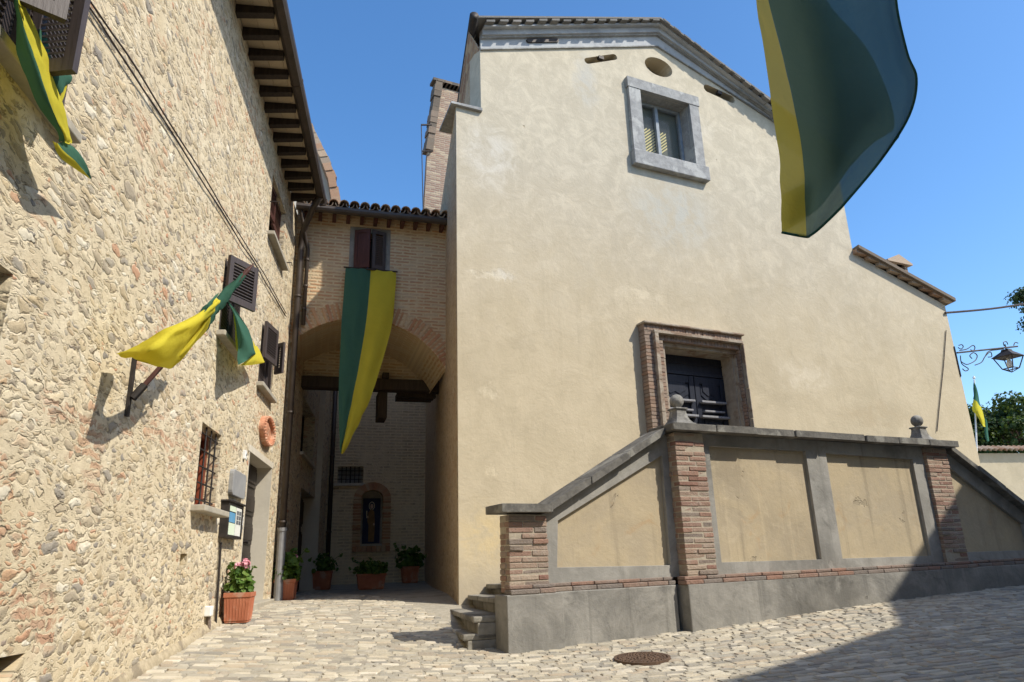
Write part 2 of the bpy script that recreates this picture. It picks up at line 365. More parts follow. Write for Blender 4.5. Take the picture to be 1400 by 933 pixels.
def mat_island(name, stops, rough=.9, bump=.006, scale=25, dirt=None):
    """one random tone for each loose block of the mesh"""
    m, nt, b = newmat(name); n = N(nt); o = n.obj(); g = n.n('ShaderNodeNewGeometry')
    c = n.ramp(g.outputs['Random Per Island'], stops)
    c = n.mix(n.math('MULTIPLY', n.step(n.noise(o, scale, 6, .7), .35, .75), .45), c, n.mix(.5, c, (.16, .13, .10)))
    c = n.mix(n.math('MULTIPLY', n.step(n.noise(o, scale*.25, 5, .65), .52, .7), .35), c, (.60, .54, .42) if not dirt else dirt)
    n.l(c, b.inputs['Base Color']); b.inputs['Roughness'].default_value = rough; b.inputs['Specular IOR Level'].default_value = .2
    h = n.math('ADD', n.noise(o, scale*1.5, 6, .7), n.math('MULTIPLY', n.noise(o, scale*.4, 4, .6), 1.5))
    n.bump(h, bump, b, .9)
    return m

def mat_wood(name, c1, c2, rough=.6):
    m, nt, b = newmat(name); n = N(nt); o = n.obj()
    q = n.vmath('MULTIPLY', o, (14, 14, 1.6))
    c = n.mix(n.step(n.noise(q, 2.2, 6, .65), .3, .7), c1, c2)
    n.l(c, b.inputs['Base Color']); b.inputs['Roughness'].default_value = rough; b.inputs['Specular IOR Level'].default_value = .3
    n.bump(n.noise(q, 5, 5, .6), .003, b, .6)
    return m

def mat_cloth(name, col, trans=.45, sheer=0.0):
    m, nt, b = newmat(name); n = N(nt); o = n.obj()
    nt.nodes.remove(b); out = nt.nodes['Material Output']
    c = n.mix(n.noise(o, 2.2, 4, .6), tuple(x*.85 for x in col), tuple(min(1, x*1.1) for x in col))
    d = n.n('ShaderNodeBsdfDiffuse'); n.l(c, d.inputs[0]); t = n.n('ShaderNodeBsdfTranslucent'); n.l(c, t.inputs[0])
    wv = n.n('ShaderNodeTexNoise'); n.l(o, wv.inputs['Vector']); wv.inputs['Scale'].default_value = 9; wv.inputs['Detail'].default_value = 4
    bp = n.n('ShaderNodeBump'); n.l(wv.outputs[0], bp.inputs['Height']); bp.inputs['Distance'].default_value = .02; bp.inputs['Strength'].default_value = .5
    n.l(bp.outputs[0], d.inputs['Normal']); n.l(bp.outputs[0], t.inputs['Normal'])
    mx = n.n('ShaderNodeMixShader'); mx.inputs[0].default_value = trans; n.l(d.outputs[0], mx.inputs[1]); n.l(t.outputs[0], mx.inputs[2])
    if sheer:
        tp = n.n('ShaderNodeBsdfTransparent'); tp.inputs[0].default_value = (.75, .9, 1, 1); m2 = n.n('ShaderNodeMixShader'); m2.inputs[0].default_value = sheer
        n.l(mx.outputs[0], m2.inputs[1]); n.l(tp.outputs[0], m2.inputs[2]); n.l(m2.outputs[0], out.inputs[0])
    else: n.l(mx.outputs[0], out.inputs[0])
    return m

def mat_leaf(name, stops):
    m, nt, b = newmat(name); n = N(nt); g = n.n('ShaderNodeNewGeometry')
    nt.nodes.remove(b); out = nt.nodes['Material Output']
    c = n.ramp(g.outputs['Random Per Island'], stops)
    d = n.n('ShaderNodeBsdfPrincipled'); n.l(c, d.inputs['Base Color']); d.inputs['Roughness'].default_value = .55; d.inputs['Specular IOR Level'].default_value = .3
    t = n.n('ShaderNodeBsdfTranslucent'); n.l(n.mix(.4, c, (.25, .35, .03)), t.inputs[0])
    mx = n.n('ShaderNodeMixShader'); mx.inputs[0].default_value = .28; n.l(d.outputs[0], mx.inputs[1]); n.l(t.outputs[0], mx.inputs[2])
    n.l(mx.outputs[0], out.inputs[0]); return m

M = {}
M['rubble'] = mat_rubble()
M['rubble_side'] = mat_rubble('church_side_rubble', .95, .55)
M['rubble_dark'] = mat_rubble('passage_rubble', 1.0, .10)
M['brickwall'] = mat_brickwall('thin_brick_masonry')
M['vaultbrick'] = mat_brickwall('vault_brick', c1=(.50, .31, .17), c2=(.46, .32, .19), mortar=(.56, .45, .28), cover=.58)
M['backwall'] = mat_brickwall('back_wall_masonry', c1=(.46, .33, .20), c2=(.48, .37, .24), mortar=(.70, .57, .37), cover=.42, rowh=.075, bw=.30)
M['towerbrick'] = mat_brickwall('tower_brick', c1=(.34, .20, .14), c2=(.28, .19, .145), mortar=(.36, .30, .235), cover=.7, ms=.012)
M['cement'] = mat_plaster('grey_cement_render', (.20, .192, .172), (.31, .295, .262), bump=.012, streak=.85, blotch=1.0, chips=.6, tint2=(.10, .095, .085))
M['framecement'] = mat_plaster('grey_frame_render', (.25, .24, .215), (.35, .335, .30), bump=.008, streak=.5, blotch=.95, tint2=(.13, .125, .11))
M['panel'] = mat_plaster('ochre_panel_plaster', (.40, .335, .235), (.45, .37, .245), bump=.008, streak=.75, blotch=.65, chips=1.3, tint2=(.42, .255, .115))
M['jamb'] = mat_plaster('pale_jamb_plaster', (.60, .55, .45), (.55, .50, .40), bump=.003, streak=.15)
M['darkstone'] = mat_noise('dark_weathered_coping_stone', (.10, .095, .085), (.17, .16, .14), 9, .9, .008, c3=(.24, .23, .20), s3=3)
M['stepstone'] = mat_noise('worn_step_stone', (.20, .185, .155), (.30, .28, .235), 7, .88, .008, c3=(.14, .13, .11), s3=2.5)
M['greystone'] = mat_noise('grey_sandstone', (.24, .24, .235), (.33, .33, .32), 9, .85, .01, c3=(.40, .40, .38), s3=3, bscale=14)
M['cornice'] = mat_noise('grey_painted_cornice', (.36, .37, .38), (.43, .44, .44), 3, .85, .004, c3=(.30, .31, .32), s3=2)
M['finialstone'] = mat_noise('lichen_grey_stone', (.15, .145, .13), (.23, .22, .20), 14, .9, .006, c3=(.30, .29, .26), s3=9)
M['sill'] = mat_noise('sill_stone', (.34, .31, .25), (.43, .39, .31), 8, .85, .004)
M['shutter'] = mat_wood('dark_violet_brown_shutter_paint', (.052, .042, .041), (.075, .060, .057), .5)
M['redshutter'] = mat_wood('dark_red_brown_shutter_paint', (.060, .022, .017), (.085, .034, .026), .55)
M['darkwood'] = mat_wood('dark_rafter_wood', (.022, .016, .012), (.045, .032, .024), .75)
M['beamwood'] = mat_wood('old_beam_wood', (.035, .025, .018), (.065, .047, .034), .8)
M['soffit'] = mat_brickwall('pale_soffit_tiles', c1=(.56, .44, .29), c2=(.52, .42, .28), mortar=(.42, .33, .22), rowh=.17, bw=.34, ms=.008, cover=.75)
M['gutter'] = mat_noise('brown_gutter_metal', (.050, .038, .030), (.075, .058, .046), 5, .5, .0, spec=.4, metal=.3)
M['iron'] = mat_noise('dark_iron', (.030, .027, .026), (.055, .045, .040), 12, .6, .001, spec=.4, metal=.4)
M['greymetal'] = mat_noise('grey_cast_pipe', (.20, .20, .205), (.26, .26, .26), 8, .55, .001, spec=.4)
M['doorwood'] = mat_wood('black_door_wood', (.020, .016, .014), (.040, .031, .026), .5)
M['churchdoor'] = mat_wood('blue_black_door_paint', (.014, .017, .027), (.026, .030, .044), .42)
M['sunlit_ledge'] = mat_wood('sunlit_door_ledge', (.20, .20, .21), (.28, .28, .29), .5)  # paler than the door paint: sunlight on the ledges put into the colour
M['terracotta'] = mat_noise('terracotta_clay', (.38, .13, .068), (.46, .175, .095), 6, .85, .003, c3=(.44, .25, .17), s3=5)
M['medal'] = mat_noise('terracotta_relief', (.46, .20, .11), (.56, .29, .18), 20, .85, .01, c3=(.62, .40, .27), s3=9)
M['soil'] = mat_noise('potting_soil', (.04, .03, .02), (.07, .05, .035), 30, .95, .01)
M['tile'] = mat_island('roof_tile_clay', [(0, (.30, .17, .10)), (.3, (.40, .25, .16)), (.6, (.34, .25, .17)), (.85, (.46, .35, .25)), (1, (.27, .22, .17))], dirt=(.36, .33, .27))
M['darktile'] = mat_island('lichen_dark_tile', [(0, (.10, .085, .07)), (.5, (.16, .13, .10)), (1, (.22, .17, .13))], dirt=(.20, .19, .16))
M['greytile'] = mat_island('grey_weathered_tile', [(0, (.12, .118, .112)), (.5, (.17, .165, .155)), (1, (.22, .205, .185))], dirt=(.25, .24, .23))
M['brick'] = mat_island('old_brick', [(0, (.22, .115, .085)), (.14, (.33, .235, .175)), (.28, (.28, .215, .17)), (.42, (.20, .165, .14)), (.56, (.37, .29, .22)), (.7, (.29, .17, .125)), (.84, (.33, .26, .205)), (1, (.24, .12, .09))], bump=.010, scale=35, dirt=(.42, .375, .31))
M['archbrick'] = mat_island('arch_ring_brick', [(0, (.44, .20, .10)), (.25, (.50, .30, .17)), (.5, (.52, .40, .25)), (.75, (.46, .25, .13)), (1, (.40, .20, .11))], dirt=(.56, .44, .28))
M['redbrick'] = mat_island('moulded_red_brick', [(0, (.29, .165, .12)), (.3, (.26, .18, .14)), (.6, (.24, .195, .165)), (.8, (.19, .165, .145)), (1, (.30, .235, .185))], bump=.012, scale=30, dirt=(.34, .30, .26))
M['portalbrick'] = mat_island('portal_brick', [(0, (.26, .165, .115)), (.3, (.31, .215, .155)), (.6, (.27, .21, .165)), (1, (.23, .155, .11))], dirt=(.40, .35, .285))
M['mortar'] = mat_noise('lime_mortar', (.33, .285, .22), (.42, .365, .28), 14, .95, .006)
M['skirt'] = mat_noise('gritty_foot_mortar', (.36, .30, .20), (.50, .42, .29), 14, .95, .02, c3=(.27, .225, .16), s3=5)
M['portalstone'] = mat_noise('worn_portal_moulding', (.30, .255, .20), (.40, .34, .26), 10, .9, .012, c3=(.24, .17, .12), s3=3)
M['paving'] = mat_island('paving_stone', [(0, (.31, .275, .21)), (.16, (.47, .415, .31)), (.32, (.33, .305, .25)), (.5, (.54, .485, .37)), (.64, (.41, .335, .24)), (.8, (.25, .235, .20)), (.92, (.46, .41, .31)), (1, (.60, .54, .43))], bump=.010, scale=16, dirt=(.60, .54, .44))
M['joint'] = mat_noise('sandy_joint', (.30, .27, .21), (.40, .36, .285), 18, .95, .012, c3=(.24, .22, .18), s3=2)
M['castiron'] = mat_noise('rusty_cast_iron', (.10, .065, .045), (.16, .10, .065), 25, .7, .002, spec=.4, metal=.4)
M['green'] = mat_cloth('flag_green_cloth', (.075, .185, .130)); M['yellow'] = mat_cloth('flag_yellow_cloth', (.72, .63, .07))
M['green_thin'] = mat_cloth('sheer_green_cloth', (.12, .20, .165), .80, .06); M['yellow_thin'] = mat_cloth('sheer_yellow_cloth', (.58, .52, .11), .7, .03)
M['leaf'] = mat_leaf('geranium_leaf', [(0, (.04, .09, .015)), (.4, (.075, .15, .02)), (.8, (.12, .20, .035)), (1, (.17, .23, .05))])
M['flower'] = mat_noise('pink_petal', (.70, .30, .36), (.80, .45, .50), 20, .6, 0)
M['treeleaf'] = mat_leaf('tree_leaf', [(0, (.012, .035, .008)), (.5, (.035, .07, .014)), (1, (.08, .11, .03))])
M['pineleaf'] = mat_leaf('pine_needles', [(0, (.012, .035, .012)), (.5, (.03, .06, .02)), (1, (.06, .09, .03))])
M['bark'] = mat_noise('bark', (.09, .065, .045), (.15, .11, .08), 12, .95, .02)
M['white'] = mat_noise('white_plastic', (.72, .72, .70), (.78, .78, .76), 5, .4, 0)
M['paper'] = mat_noise('paper', (.66, .66, .60), (.72, .72, .66), 5, .7, 0); M['papergreen'] = mat_noise('pale_green_paper', (.60, .68, .52), (.64, .72, .56), 5, .7, 0)
M['paperblue'] = mat_noise('blue_paper', (.10, .28, .45), (.14, .32, .50), 5, .7, 0); M['ink'] = mat_noise('dark_print', (.10, .10, .11), (.16, .16, .16), 20, .7, 0)
M['slate'] = mat_noise('grey_enamel_plate', (.25, .25, .25), (.31, .31, .30), 6, .6, .002)
M['cable'] = mat_noise('cable_rubber', (.045, .035, .035), (.07, .055, .05), 9, .7, 0)
M['redwood'] = mat_wood('red_brown_window_wood', (.22, .05, .025), (.30, .08, .04), .5)
M['dark'] = mat_noise('unlit_interior', (.012, .011, .010), (.02, .018, .016), 3, .9, 0)  # near-black colour stands in for the unlit depth behind openings
M['sunstripe'] = mat_noise('yellow_sun_stripe', (.75, .66, .28), (.80, .72, .36), 4, .7, 0)  # sunlit stripes of the church window, put into the colour
M['blind'] = mat_noise('grey_green_curtain', (.15, .16, .13), (.18, .19, .155), 2, .8, 0)
M['windowframe'] = mat_noise('grey_blue_window_wood', (.20, .23, .27), (.27, .30, .33), 9, .6, 0)
M['lampglass'] = mat_noise('frosted_bulb', (.70, .70, .66), (.76, .76, .72), 4, .3, 0)
M['panelblue'] = mat_noise('painted_night_blue', (.010, .016, .045), (.018, .026, .060), 9, .5, 0)
M['robe'] = mat_noise('painted_brown_robe', (.17, .095, .035), (.24, .14, .055), 12, .6, 0)
M['skin'] = mat_noise('painted_skin', (.45, .30, .20), (.52, .36, .25), 12, .6, 0)
M['halo'] = mat_noise('painted_halo', (.55, .50, .30), (.62, .56, .36), 12, .5, 0)
M['caster'] = mat_plaster('ochre_house_plaster', (.50, .42, .29), (.45, .37, .25))
gm, gnt, gb = newmat('window_glass'); gb.inputs['Base Color'].default_value = (.30, .33, .33, 1); gb.inputs['Roughness'].default_value = .06; gb.inputs['Alpha'].default_value = .35; M['glass'] = gm
gm, gnt, gb = newmat('clear_glass'); gb.inputs['Base Color'].default_value = (.12, .13, .13, 1); gb.inputs['Roughness'].default_value = .05; gb.inputs['Alpha'].default_value = .12; M['clearglass'] = gm
gm, gnt, gb = newmat('dark_glass'); gb.inputs['Base Color'].default_value = (.03, .034, .036, 1); gb.inputs['Roughness'].default_value = .08; M['darkglass'] = gm
_t0z = CORN.z
M['plaster'] = mat_plaster('cream_church_plaster', (.485, .412, .283), (.53, .452, .315), bump=.009, streak=.20, blotch=.30, chips=.25,
    spots=[(.75, 4.07-_t0z, .22, .10, (.66, .62, .53)), (.45, 4.05-_t0z, .30, .07, (.63, .57, .44)), (.46, 2.25-_t0z, .16, .12, (.66, .58, .42)), (.46, 1.2-_t0z, .12, .08, (.66, .57, .4)),
           (3.1, 4.1-_t0z, .5, .13, (.64, .56, .41)), (4.0, 5.7-_t0z, 1.0, .8, (.43, .43, .385)), (2.4, 7.9-_t0z, .25, .7, (.43, .42, .38)), (.55, 6.0-_t0z, .5, .6, (.58, .55, .48)), (4.3, 7.6-_t0z, .9, .4, (.56, .52, .43)), (6.6, 3.0-_t0z, .8, .35, (.60, .53, .40)), (8.2, 2.4-_t0z, 1.2, .25, (.43, .35, .23)), (.35, .35-_t0z, .5, .45, (.62, .49, .27))],
    stain=(.35, (.42, .36, .26)), grad=(3.0, 7.0, (.515, .468, .372)))

# ================================================================== THE GROUND
def structure(o): o['kind'] = 'structure'; return o
xs = sorted(set([-220, -140, -90, -60, -45] + [x*.6 for x in range(-50, 61)] + [45, 60, 90, 140, 220]))
ys = sorted(set([-120, -80, -50, -30, -20] + [y*.6 for y in range(-25, 60)] + [45, 60, 90, 140, 220, 400]))
g = MB(); g.grid([[(x, y, gz(x, y)-.008) for x in xs] for y in ys])
structure(g.build('ground', M['joint'], smooth=True))

def on_street(p):
    t, y, _ = L.loc(p)
    if y > .02 or p.y > B.w(510, 790).y+.3: return False
    if B.loc(p)[1] > 0: return False
    ts, y2, _ = S.loc(p)
    if y2 > -.02:
        if ts > 2.8: return False
        q = p - CORN
        if SD.loc(p)[1] < 0 and F.loc(p)[1] > 0: return False
        # left of the steps' foot
        k = y2/2.6
        if 0 <= y2 <= 2.62 and ts > 2.72+(T0-2.72)*k: return False
    return True
DR_ = (gpx(489, 832), gpx(452, 933))           # a straight gully course of long stones
pv = MB(); az = R(80); pd = Vector((math.sin(az), math.cos(az), 0)); pn = Vector((-math.cos(az), math.sin(az), 0))
row = 2.2
while row < 21:
    h = random.uniform(.062, .098)
    u = -9 + random.random()*.2; wob = random.uniform(-.01, .01)
    while u < 17:
        ln = random.uniform(.09, .22) if h > .082 else random.uniform(.08, .17)
        cpt = pd*(u+ln/2) + pn*(row+h/2)
        dl0, dl1 = DR_
        tt = (cpt-dl0).dot((dl1-dl0).normalized()); side = (cpt-dl0)-(dl1-dl0).normalized()*tt; side.z = 0
        ok = side.length > ln*.35+.02 and cpt.y > 2.0 and abs(cpt.x) < cpt.y*.85+1.5 and on_street(cpt)
        if ok:
            z = gz(cpt.x, cpt.y); gx = (gz(cpt.x+.3, cpt.y)-z)/.3; gy = (gz(cpt.x, cpt.y+.3)-z)/.3
            up = random.uniform(-.003, .003); tx, ty = random.gauss(0, .012), random.gauss(0, .012)
            def gp(a, b, dz):
                q = pd*a + pn*b; dx, dy = q.x-cpt.x, q.y-cpt.y
                return Vector((q.x, q.y, z+gx*dx+gy*dy+dz+(tx*dx+ty*dy if dz > -.02 else 0)))
            j = lambda s_: random.gauss(0, s_)
            gap = .006; bv = random.uniform(.006, .013)
            bot = []; top = []
            wv = .02*math.sin(u*.9+row*1.7)+wob
            for (a, b) in ((0, 0), (1, 0), (1, 1), (0, 1)):
                ja, jb = j(.008), j(.006)
                A0 = u + (gap if a == 0 else ln-gap)+ja; B0 = row + wv + (gap if b == 0 else h-gap)+jb
                A1 = A0 + (bv if a == 0 else -bv); B1 = B0 + (bv if b == 0 else -bv)
                bot.append((gp(A0, B0, -.045), gp(A0, B0, up-.012))); top.append(gp(A1, B1, up+j(.0015)))
            c = gp(u+ln/2+j(.02), row+h/2+wv, up+.004)
            vs = [x[0] for x in bot]+[x[1] for x in bot]+top+[c]
            fs = [(i, (i+1) % 4, 4+(i+1) % 4, 4+i) for i in range(4)]+[(4+i, 4+(i+1) % 4, 8+(i+1) % 4, 8+i) for i in range(4)]+[(8+i, 8+(i+1) % 4, 12) for i in range(4)]
            pv.add(vs, fs)
        u += ln
    row += h
structure(pv.build('street_paving', M['paving']))

# ================================================================== STONE HOUSE ON THE LEFT
def louver(fr, th, z0, z1, wdt, ang, side=1, y=-.02, mats=None, parent=None, name='shutter', panelled=False):
    """a louvred shutter leaf hinged at th, swung out by ang degrees; side=+1 leaf lies towards +t"""
    a = R(ang); dirv = fr.d*side*math.cos(a) - fr.n*math.sin(a); nrm = (fr.n*math.cos(a) + fr.d*side*math.sin(a))
    o = fr.P(th, y, 0); mb = MB()
    def bx(u0, u1, d0, d1, za, zb):
        c = []
        for zz in (za, zb):
            for (uu, dd) in ((u0, d0), (u1, d0), (u1, d1), (u0, d1)): c.append(o + dirv*uu - nrm*dd + Vector((0, 0, zz)))
        mb.hexa(c)
    st = .055
    bx(0, st, 0, .035, z0, z1); bx(wdt-st, wdt, 0, .035, z0, z1)
    bx(st, wdt-st, 0.001, .034, z0, z0+.07); bx(st, wdt-st, .001, .034, z1-.06, z1)
    if panelled:
        bx(st, wdt-st, .010, .022, z0+.07, z1-.06)
    else:
        zz = z0+.085
        while zz < z1-.08:
            c = []
            q = []
            for uu in (st, wdt-st):
                q.append([o + dirv*uu - nrm*.030 + Vector((0, 0, zz)), o + dirv*uu - nrm*.030 + Vector((0, 0, zz+.010)),
                          o + dirv*uu - nrm*.004 + Vector((0, 0, zz-.008)), o + dirv*uu - nrm*.004 + Vector((0, 0, zz-.018))])
            mb.add(q[0]+q[1], [(0, 1, 2, 3), (7, 6, 5, 4), (0, 4, 5, 1), (1, 5, 6, 2), (2, 6, 7, 3), (3, 7, 4, 0)])
            zz += .034
    return mb.build(name, mats or M['shutter'], parent)

tA = L.loc(meet(A, 0, L.P(0, 0, 0), L.d))[0]      # where the archway front meets the house
tB = L.loc(meet(B, 0, L.P(0, 0, 0), L.d))[0]
house = thing('stone_house', 'tall rubble stone house with overhanging tiled eaves along the left side of the street', 'house', L, L.P(5, 0, gz(*L.P(5, 0, 0).xy)))
def LT(x, y): return L.px(x, y)
w2 = dict(t0=LT(298, 457)[0], t1=LT(323, 487)[0], z0=LT(310, 472)[1]+.02, z1=LT(307, 350)[1])
w3 = dict(t0=LT(352, 527)[0], t1=LT(368.7, 549)[0], z0=w2['z0'], z1=w2['z1'])
w1 = dict(t0=LT(2, 88)[0]-.55, t1=LT(80, 184)[0], z0=w2['z0'], z1=w2['z1'])
ur = dict(t0=LT(370, 280)[0], t1=LT(388, 330)[0], z0=LT(367, 321)[1]+.03, z1=LT(374, 240)[1])
bw = dict(t0=LT(277, 577)[0], t1=LT(303, 596)[0], z0=LT(262, 691)[1], z1=LT(277, 577)[1])
dr = dict(t0=LT(341, 615)[0], t1=LT(372, 641)[0]-.02, z0=-.75, z1=LT(341, 615)[1])
lw = dict(t0=LT(18, 375)[0]-.9, t1=LT(18, 375)[0], z0=.35, z1=LT(18, 375)[1])
iw = dict(t0=LT(412, 590)[0], t1=LT(430, 590)[0], z0=LT(412, 620)[1], z1=LT(418, 548)[1])
idr = dict(t0=LT(411, 670)[0], t1=LT(436, 676)[0], z0=-.8, z1=LT(411, 665)[1])
sh = dict(t0=LT(247, 757)[0], t1=LT(256, 757)[0], z0=LT(247, 773)[1], z1=LT(247, 757)[1])
ZW = LT(324, 10)[1]; EV = .45
def hole(w): return [(w['t0'], w['z0']), (w['t1'], w['z0']), (w['t1'], w['z1']), (w['t0'], w['z1'])]
lt, lz = LT(35, 893); low = [(lt-.85, lz-.5), (lt-.38, lz-.5), (lt-.30, lz-.26), (lt, lz), (lt-.85, lz+.02)]
mb = MB(); mb.plate(L, [(-4, -1.6), (tB+.5, -1.6), (tB+.5, ZW), (-4, ZW)], 0, .5, [hole(w) for w in (w1, w2, w3, ur, bw, dr, lw, iw, idr, sh)]+[low])
mb.build('wall', M['rubble'], house)
mb = MB(); mb.box(L, -4, tB+.5, .62, .7, -1.6, ZW); mb.build('dark_backing', M['dark'], house)  # dark sheet standing in for the unlit rooms behind the openings
mb = MB(); mb.box(L, -4, tB, 5.5, 5.8, -1.6, ZW); mb.box(L, -4.3, -4, .0, 5.8, -1.6, ZW); mb.build('rear_wall', M['rubble_dark'], house)
tE = L.px(440, 262, -EV)[0]                       # far end of the eaves
mb = MB(); mb.extrude([L.P(-4.2, -EV+.05, ZW+.03), L.P(-4.2, 3, ZW+1.0), L.P(-4.2, 6.2, ZW+.1), L.P(-4.2, 6.2, ZW+.2), L.P(-4.2, 3, ZW+1.12), L.P(-4.2, -EV+.05, ZW+.10)], L.d*(tE+4.2))
mb.build('roof', M['darktile'], house)
mb = MB(); mb.box(L, -4.2, tE, -EV+.06, -.001, ZW+.004, ZW+.028); mb.build('soffit', M['soffit'], house)
r0, r1 = LT(324, 10)[0], LT(403, 274)[0]; stp = (r1-r0)/13
for i in range(-12, 15):
    t = r0 + i*stp
    if t > tE-.05: break
    mb = MB(); mb.hexa([L.P(t-.045, -EV+.07, ZW-.075), L.P(t+.045, -EV+.07, ZW-.075), L.P(t+.045, .02, ZW-.11), L.P(t-.045, .02, ZW-.11),
                        L.P(t-.045, -EV+.07, ZW+.003), L.P(t+.045, -EV+.07, ZW+.003), L.P(t+.045, .02, ZW+.003), L.P(t-.045, .02, ZW+.003)])
    mb.build('rafter', M['darkwood'], house, bevel=.006)
mb = MB(); prof = [( -EV+.07, ZW+.06), (-EV+.065, ZW-.03), (-EV+.02, ZW-.075), (-EV-.05, ZW-.06), (-EV-.07, ZW-.01), (-EV-.07, ZW+.05), (-EV-.055, ZW+.05), (-EV-.05, ZW+.0), (-EV+.03, ZW-.05), (-EV+.05, ZW+.06)]
mb.extrude([L.P(-4.2, y, z) for y, z in prof], L.d*(tE+4.25))
for t in (2, 4, 6, 7.6, 9.2, 10.6): mb.extrude([L.P(t, y*1.0-(.006 if y < -EV else -.004), z-.006) for y, z in prof[:6]], L.d*.03)
mb.build('gutter', M['gutter'], house)
# windows
def sill(w, parent, over=.07, out=.085, th=.05, m='sill'):
    mb = MB(); mb.box(L, w['t0']-over, w['t1']+over, -out, .25, w['z0']-th, w['z0']+.004); return mb.build('sill', M[m], parent, bevel=.008)
def frame_of(w, y, parent, name, mat, st=.05, mull=True, cross=()):
    mb = MB(); mb.plate(L, hole(w), y, y+.05, [[(w['t0']+st, w['z0']+st), (w['t1']-st, w['z0']+st), (w['t1']-st, w['z1']-st), (w['t0']+st, w['z1']-st)]])
    tm = (w['t0']+w['t1'])/2
    if mull: mb.box(L, tm-.03, tm+.03, y-.006, y+.052, w['z0']+st, w['z1']-st)
    for c in cross: mb.box(L, w['t0']+st, w['t1']-st, y+.004, y+.046, c-.02, c+.02)
    return mb.build(name, M[mat], parent)
def pane(w, y, parent, m='darkglass'):
    mb = MB(); mb.box(L, w['t0']+.01, w['t1']-.01, y, y+.01, w['z0']+.01, w['z1']-.01); return mb.build('pane', M[m], parent)
for w, ang, ang2 in ((w1, 28, 30), (w2, 30, 0), (w3, 10, 0)):
    fo = frame_of(w, .10, house, 'window', 'shutter')
    pane(w, .16, fo); sill(w, fo)
    zm = w['z0']+(w['z1']-w['z0'])*.52; wd = (w['t1']-w['t0'])/2
    louver(L, w['t0'], w['z0']+.015, w['z1'], wd-.006, 0, 1, .035, parent=fo)
    louver(L, w['t1'], w['z0']+.015, w['z1'], wd-.006, 4, -1, .035, parent=fo)
    if w is not w1: louver(L, w['t0']-.02, zm-.08, w['z1']+.02, wd*1.0, ang, 1, -.03, parent=fo)   # the upper flap stands open
    else:
        q = L.px(86, 33, -.27); louver(L, q[0]-.30*math.cos(R(55)), q[1], w['z1']+.02, .30, 55, 1, -.03, parent=fo)
        q = L.px(98, 95, -.27); louver(L, q[0]+.26*math.cos(R(76)), q[1], w['z1'], .26, 76, -1, -.02, parent=fo)
    if w is w3: louver(L, w['t1']+.03, zm-.06, w['z1'], .16, 50, -1, -.02, parent=fo)
fo = frame_of(ur, .14, house, 'window', 'redshutter', cross=(ur['z0']+.3, ur['z0']+.62)); pane(ur, .2, fo); sill(ur, fo, .05, .09, .05)
wdu = (ur['t1']-ur['t0'])/2
louver(L, ur['t1']-.005, ur['z0']+.40, ur['z1']-.01, wdu-.02, 0, -1, .10, parent=fo, mats=M['redshutter'])
louver(L, ur['t0']+.005, ur['z0']+.40, ur['z1']-.01, wdu-.02, 3, 1, .10, parent=fo, mats=M['redshutter'])
for (t, z) in ((ur['t0']-.06, ur['z0']+.42), (ur['t1']+.08, ur['z0']+.1)): mb = MB(); mb.tube([L.P(t, .0, z), L.P(t, -.12, z), L.P(t, -.13, z-.05)], .008, 6); mb.build('shutter_stay', M['iron'], fo)
fo = frame_of(bw, .12, house, 'window', 'redwood', st=.06); pane(bw, .18, fo); sill(bw, fo, .10, .12, .05)
mb = MB()
for i in range(4):
    t = bw['t0']+(i+.5)*(bw['t1']-bw['t0'])/4; mb.tube([L.P(t, .03, bw['z0']-.01), L.P(t, .03, bw['z1']+.01)], .009, 6)
for i in range(5):
    z = bw['z0']+(i+.5)*(bw['z1']-bw['z0'])/5; mb.tube([L.P(bw['t0']-.01, .03, z), L.P(bw['t1']+.01, .03, z)], .008, 6)
mb.build('grille', M['iron'], fo)
fo = frame_of(lw, .30, house, 'window', 'shutter'); pane(lw, .36, fo)
fo = frame_of(iw, .22, house, 'window', 'darkwood'); pane(iw, .28, fo); sill(iw, fo, .05, .06, .05, 'jamb')
# doors
def jambs(w, d, name='door_surround', mat='jamb'):
    mb = MB(); e = .018
    mb.box(L, w['t1']-e, w['t1']+.004, -.006, d, w['z0'], w['z1']-e); mb.box(L, w['t0']-.004, w['t0']+e, -.006, d, w['z0'], w['z1']-e)
    mb.box(L, w['t0']-.06, w['t1']+.06, -.008, d, w['z1']-e, w['z1']+.06)
    return mb.build(name, M[mat], house)
jambs(dr, .45)
def doorleaf(w, y, mat, nm='door', rows=5, cols=2):
    mb = MB(); mb.box(L, w['t0'], w['t1'], y, y+.05, w['z0'], w['z1'])
    cw = (w['t1']-w['t0'])/cols; rh = (w['z1']-w['z0']-.3)/rows
    for i in range(cols):
        for j in range(rows):
            a, b = w['t0']+i*cw+.08, w['t0']+(i+1)*cw-.08; c, e = w['z0']+.3+j*rh+.05, w['z0']+.3+(j+1)*rh-.05
            mb.box(L, a, b, y-.02, y+.001, c, e); mb.box(L, a+.05, b-.05, y-.035, y-.02, c+.05, e-.05)
    return mb.build(nm, M[mat], house, bevel=.006)
d1 = doorleaf(dr, .20, 'doorwood')
mb = MB(); mb.tube([L.P((dr['t0']+dr['t1'])/2+.08, .19, .35), L.P((dr['t0']+dr['t1'])/2+.08, .10, .35)], [.012, .025], 10); mb.build('handle', M['iron'], d1)
mb = MB(); zg = gz(*L.P(dr['t1'], 0, 0).xy); mb.box(L, dr['t0']-.02, dr['t1']+.10, -.14, .40, zg-.2, zg+.05); mb.build('doorstep', M['sill'], house, bevel=.012)
jambs(idr, .3, mat='rubble_dark'); doorleaf(idr, .24, 'beamwood', rows=3)

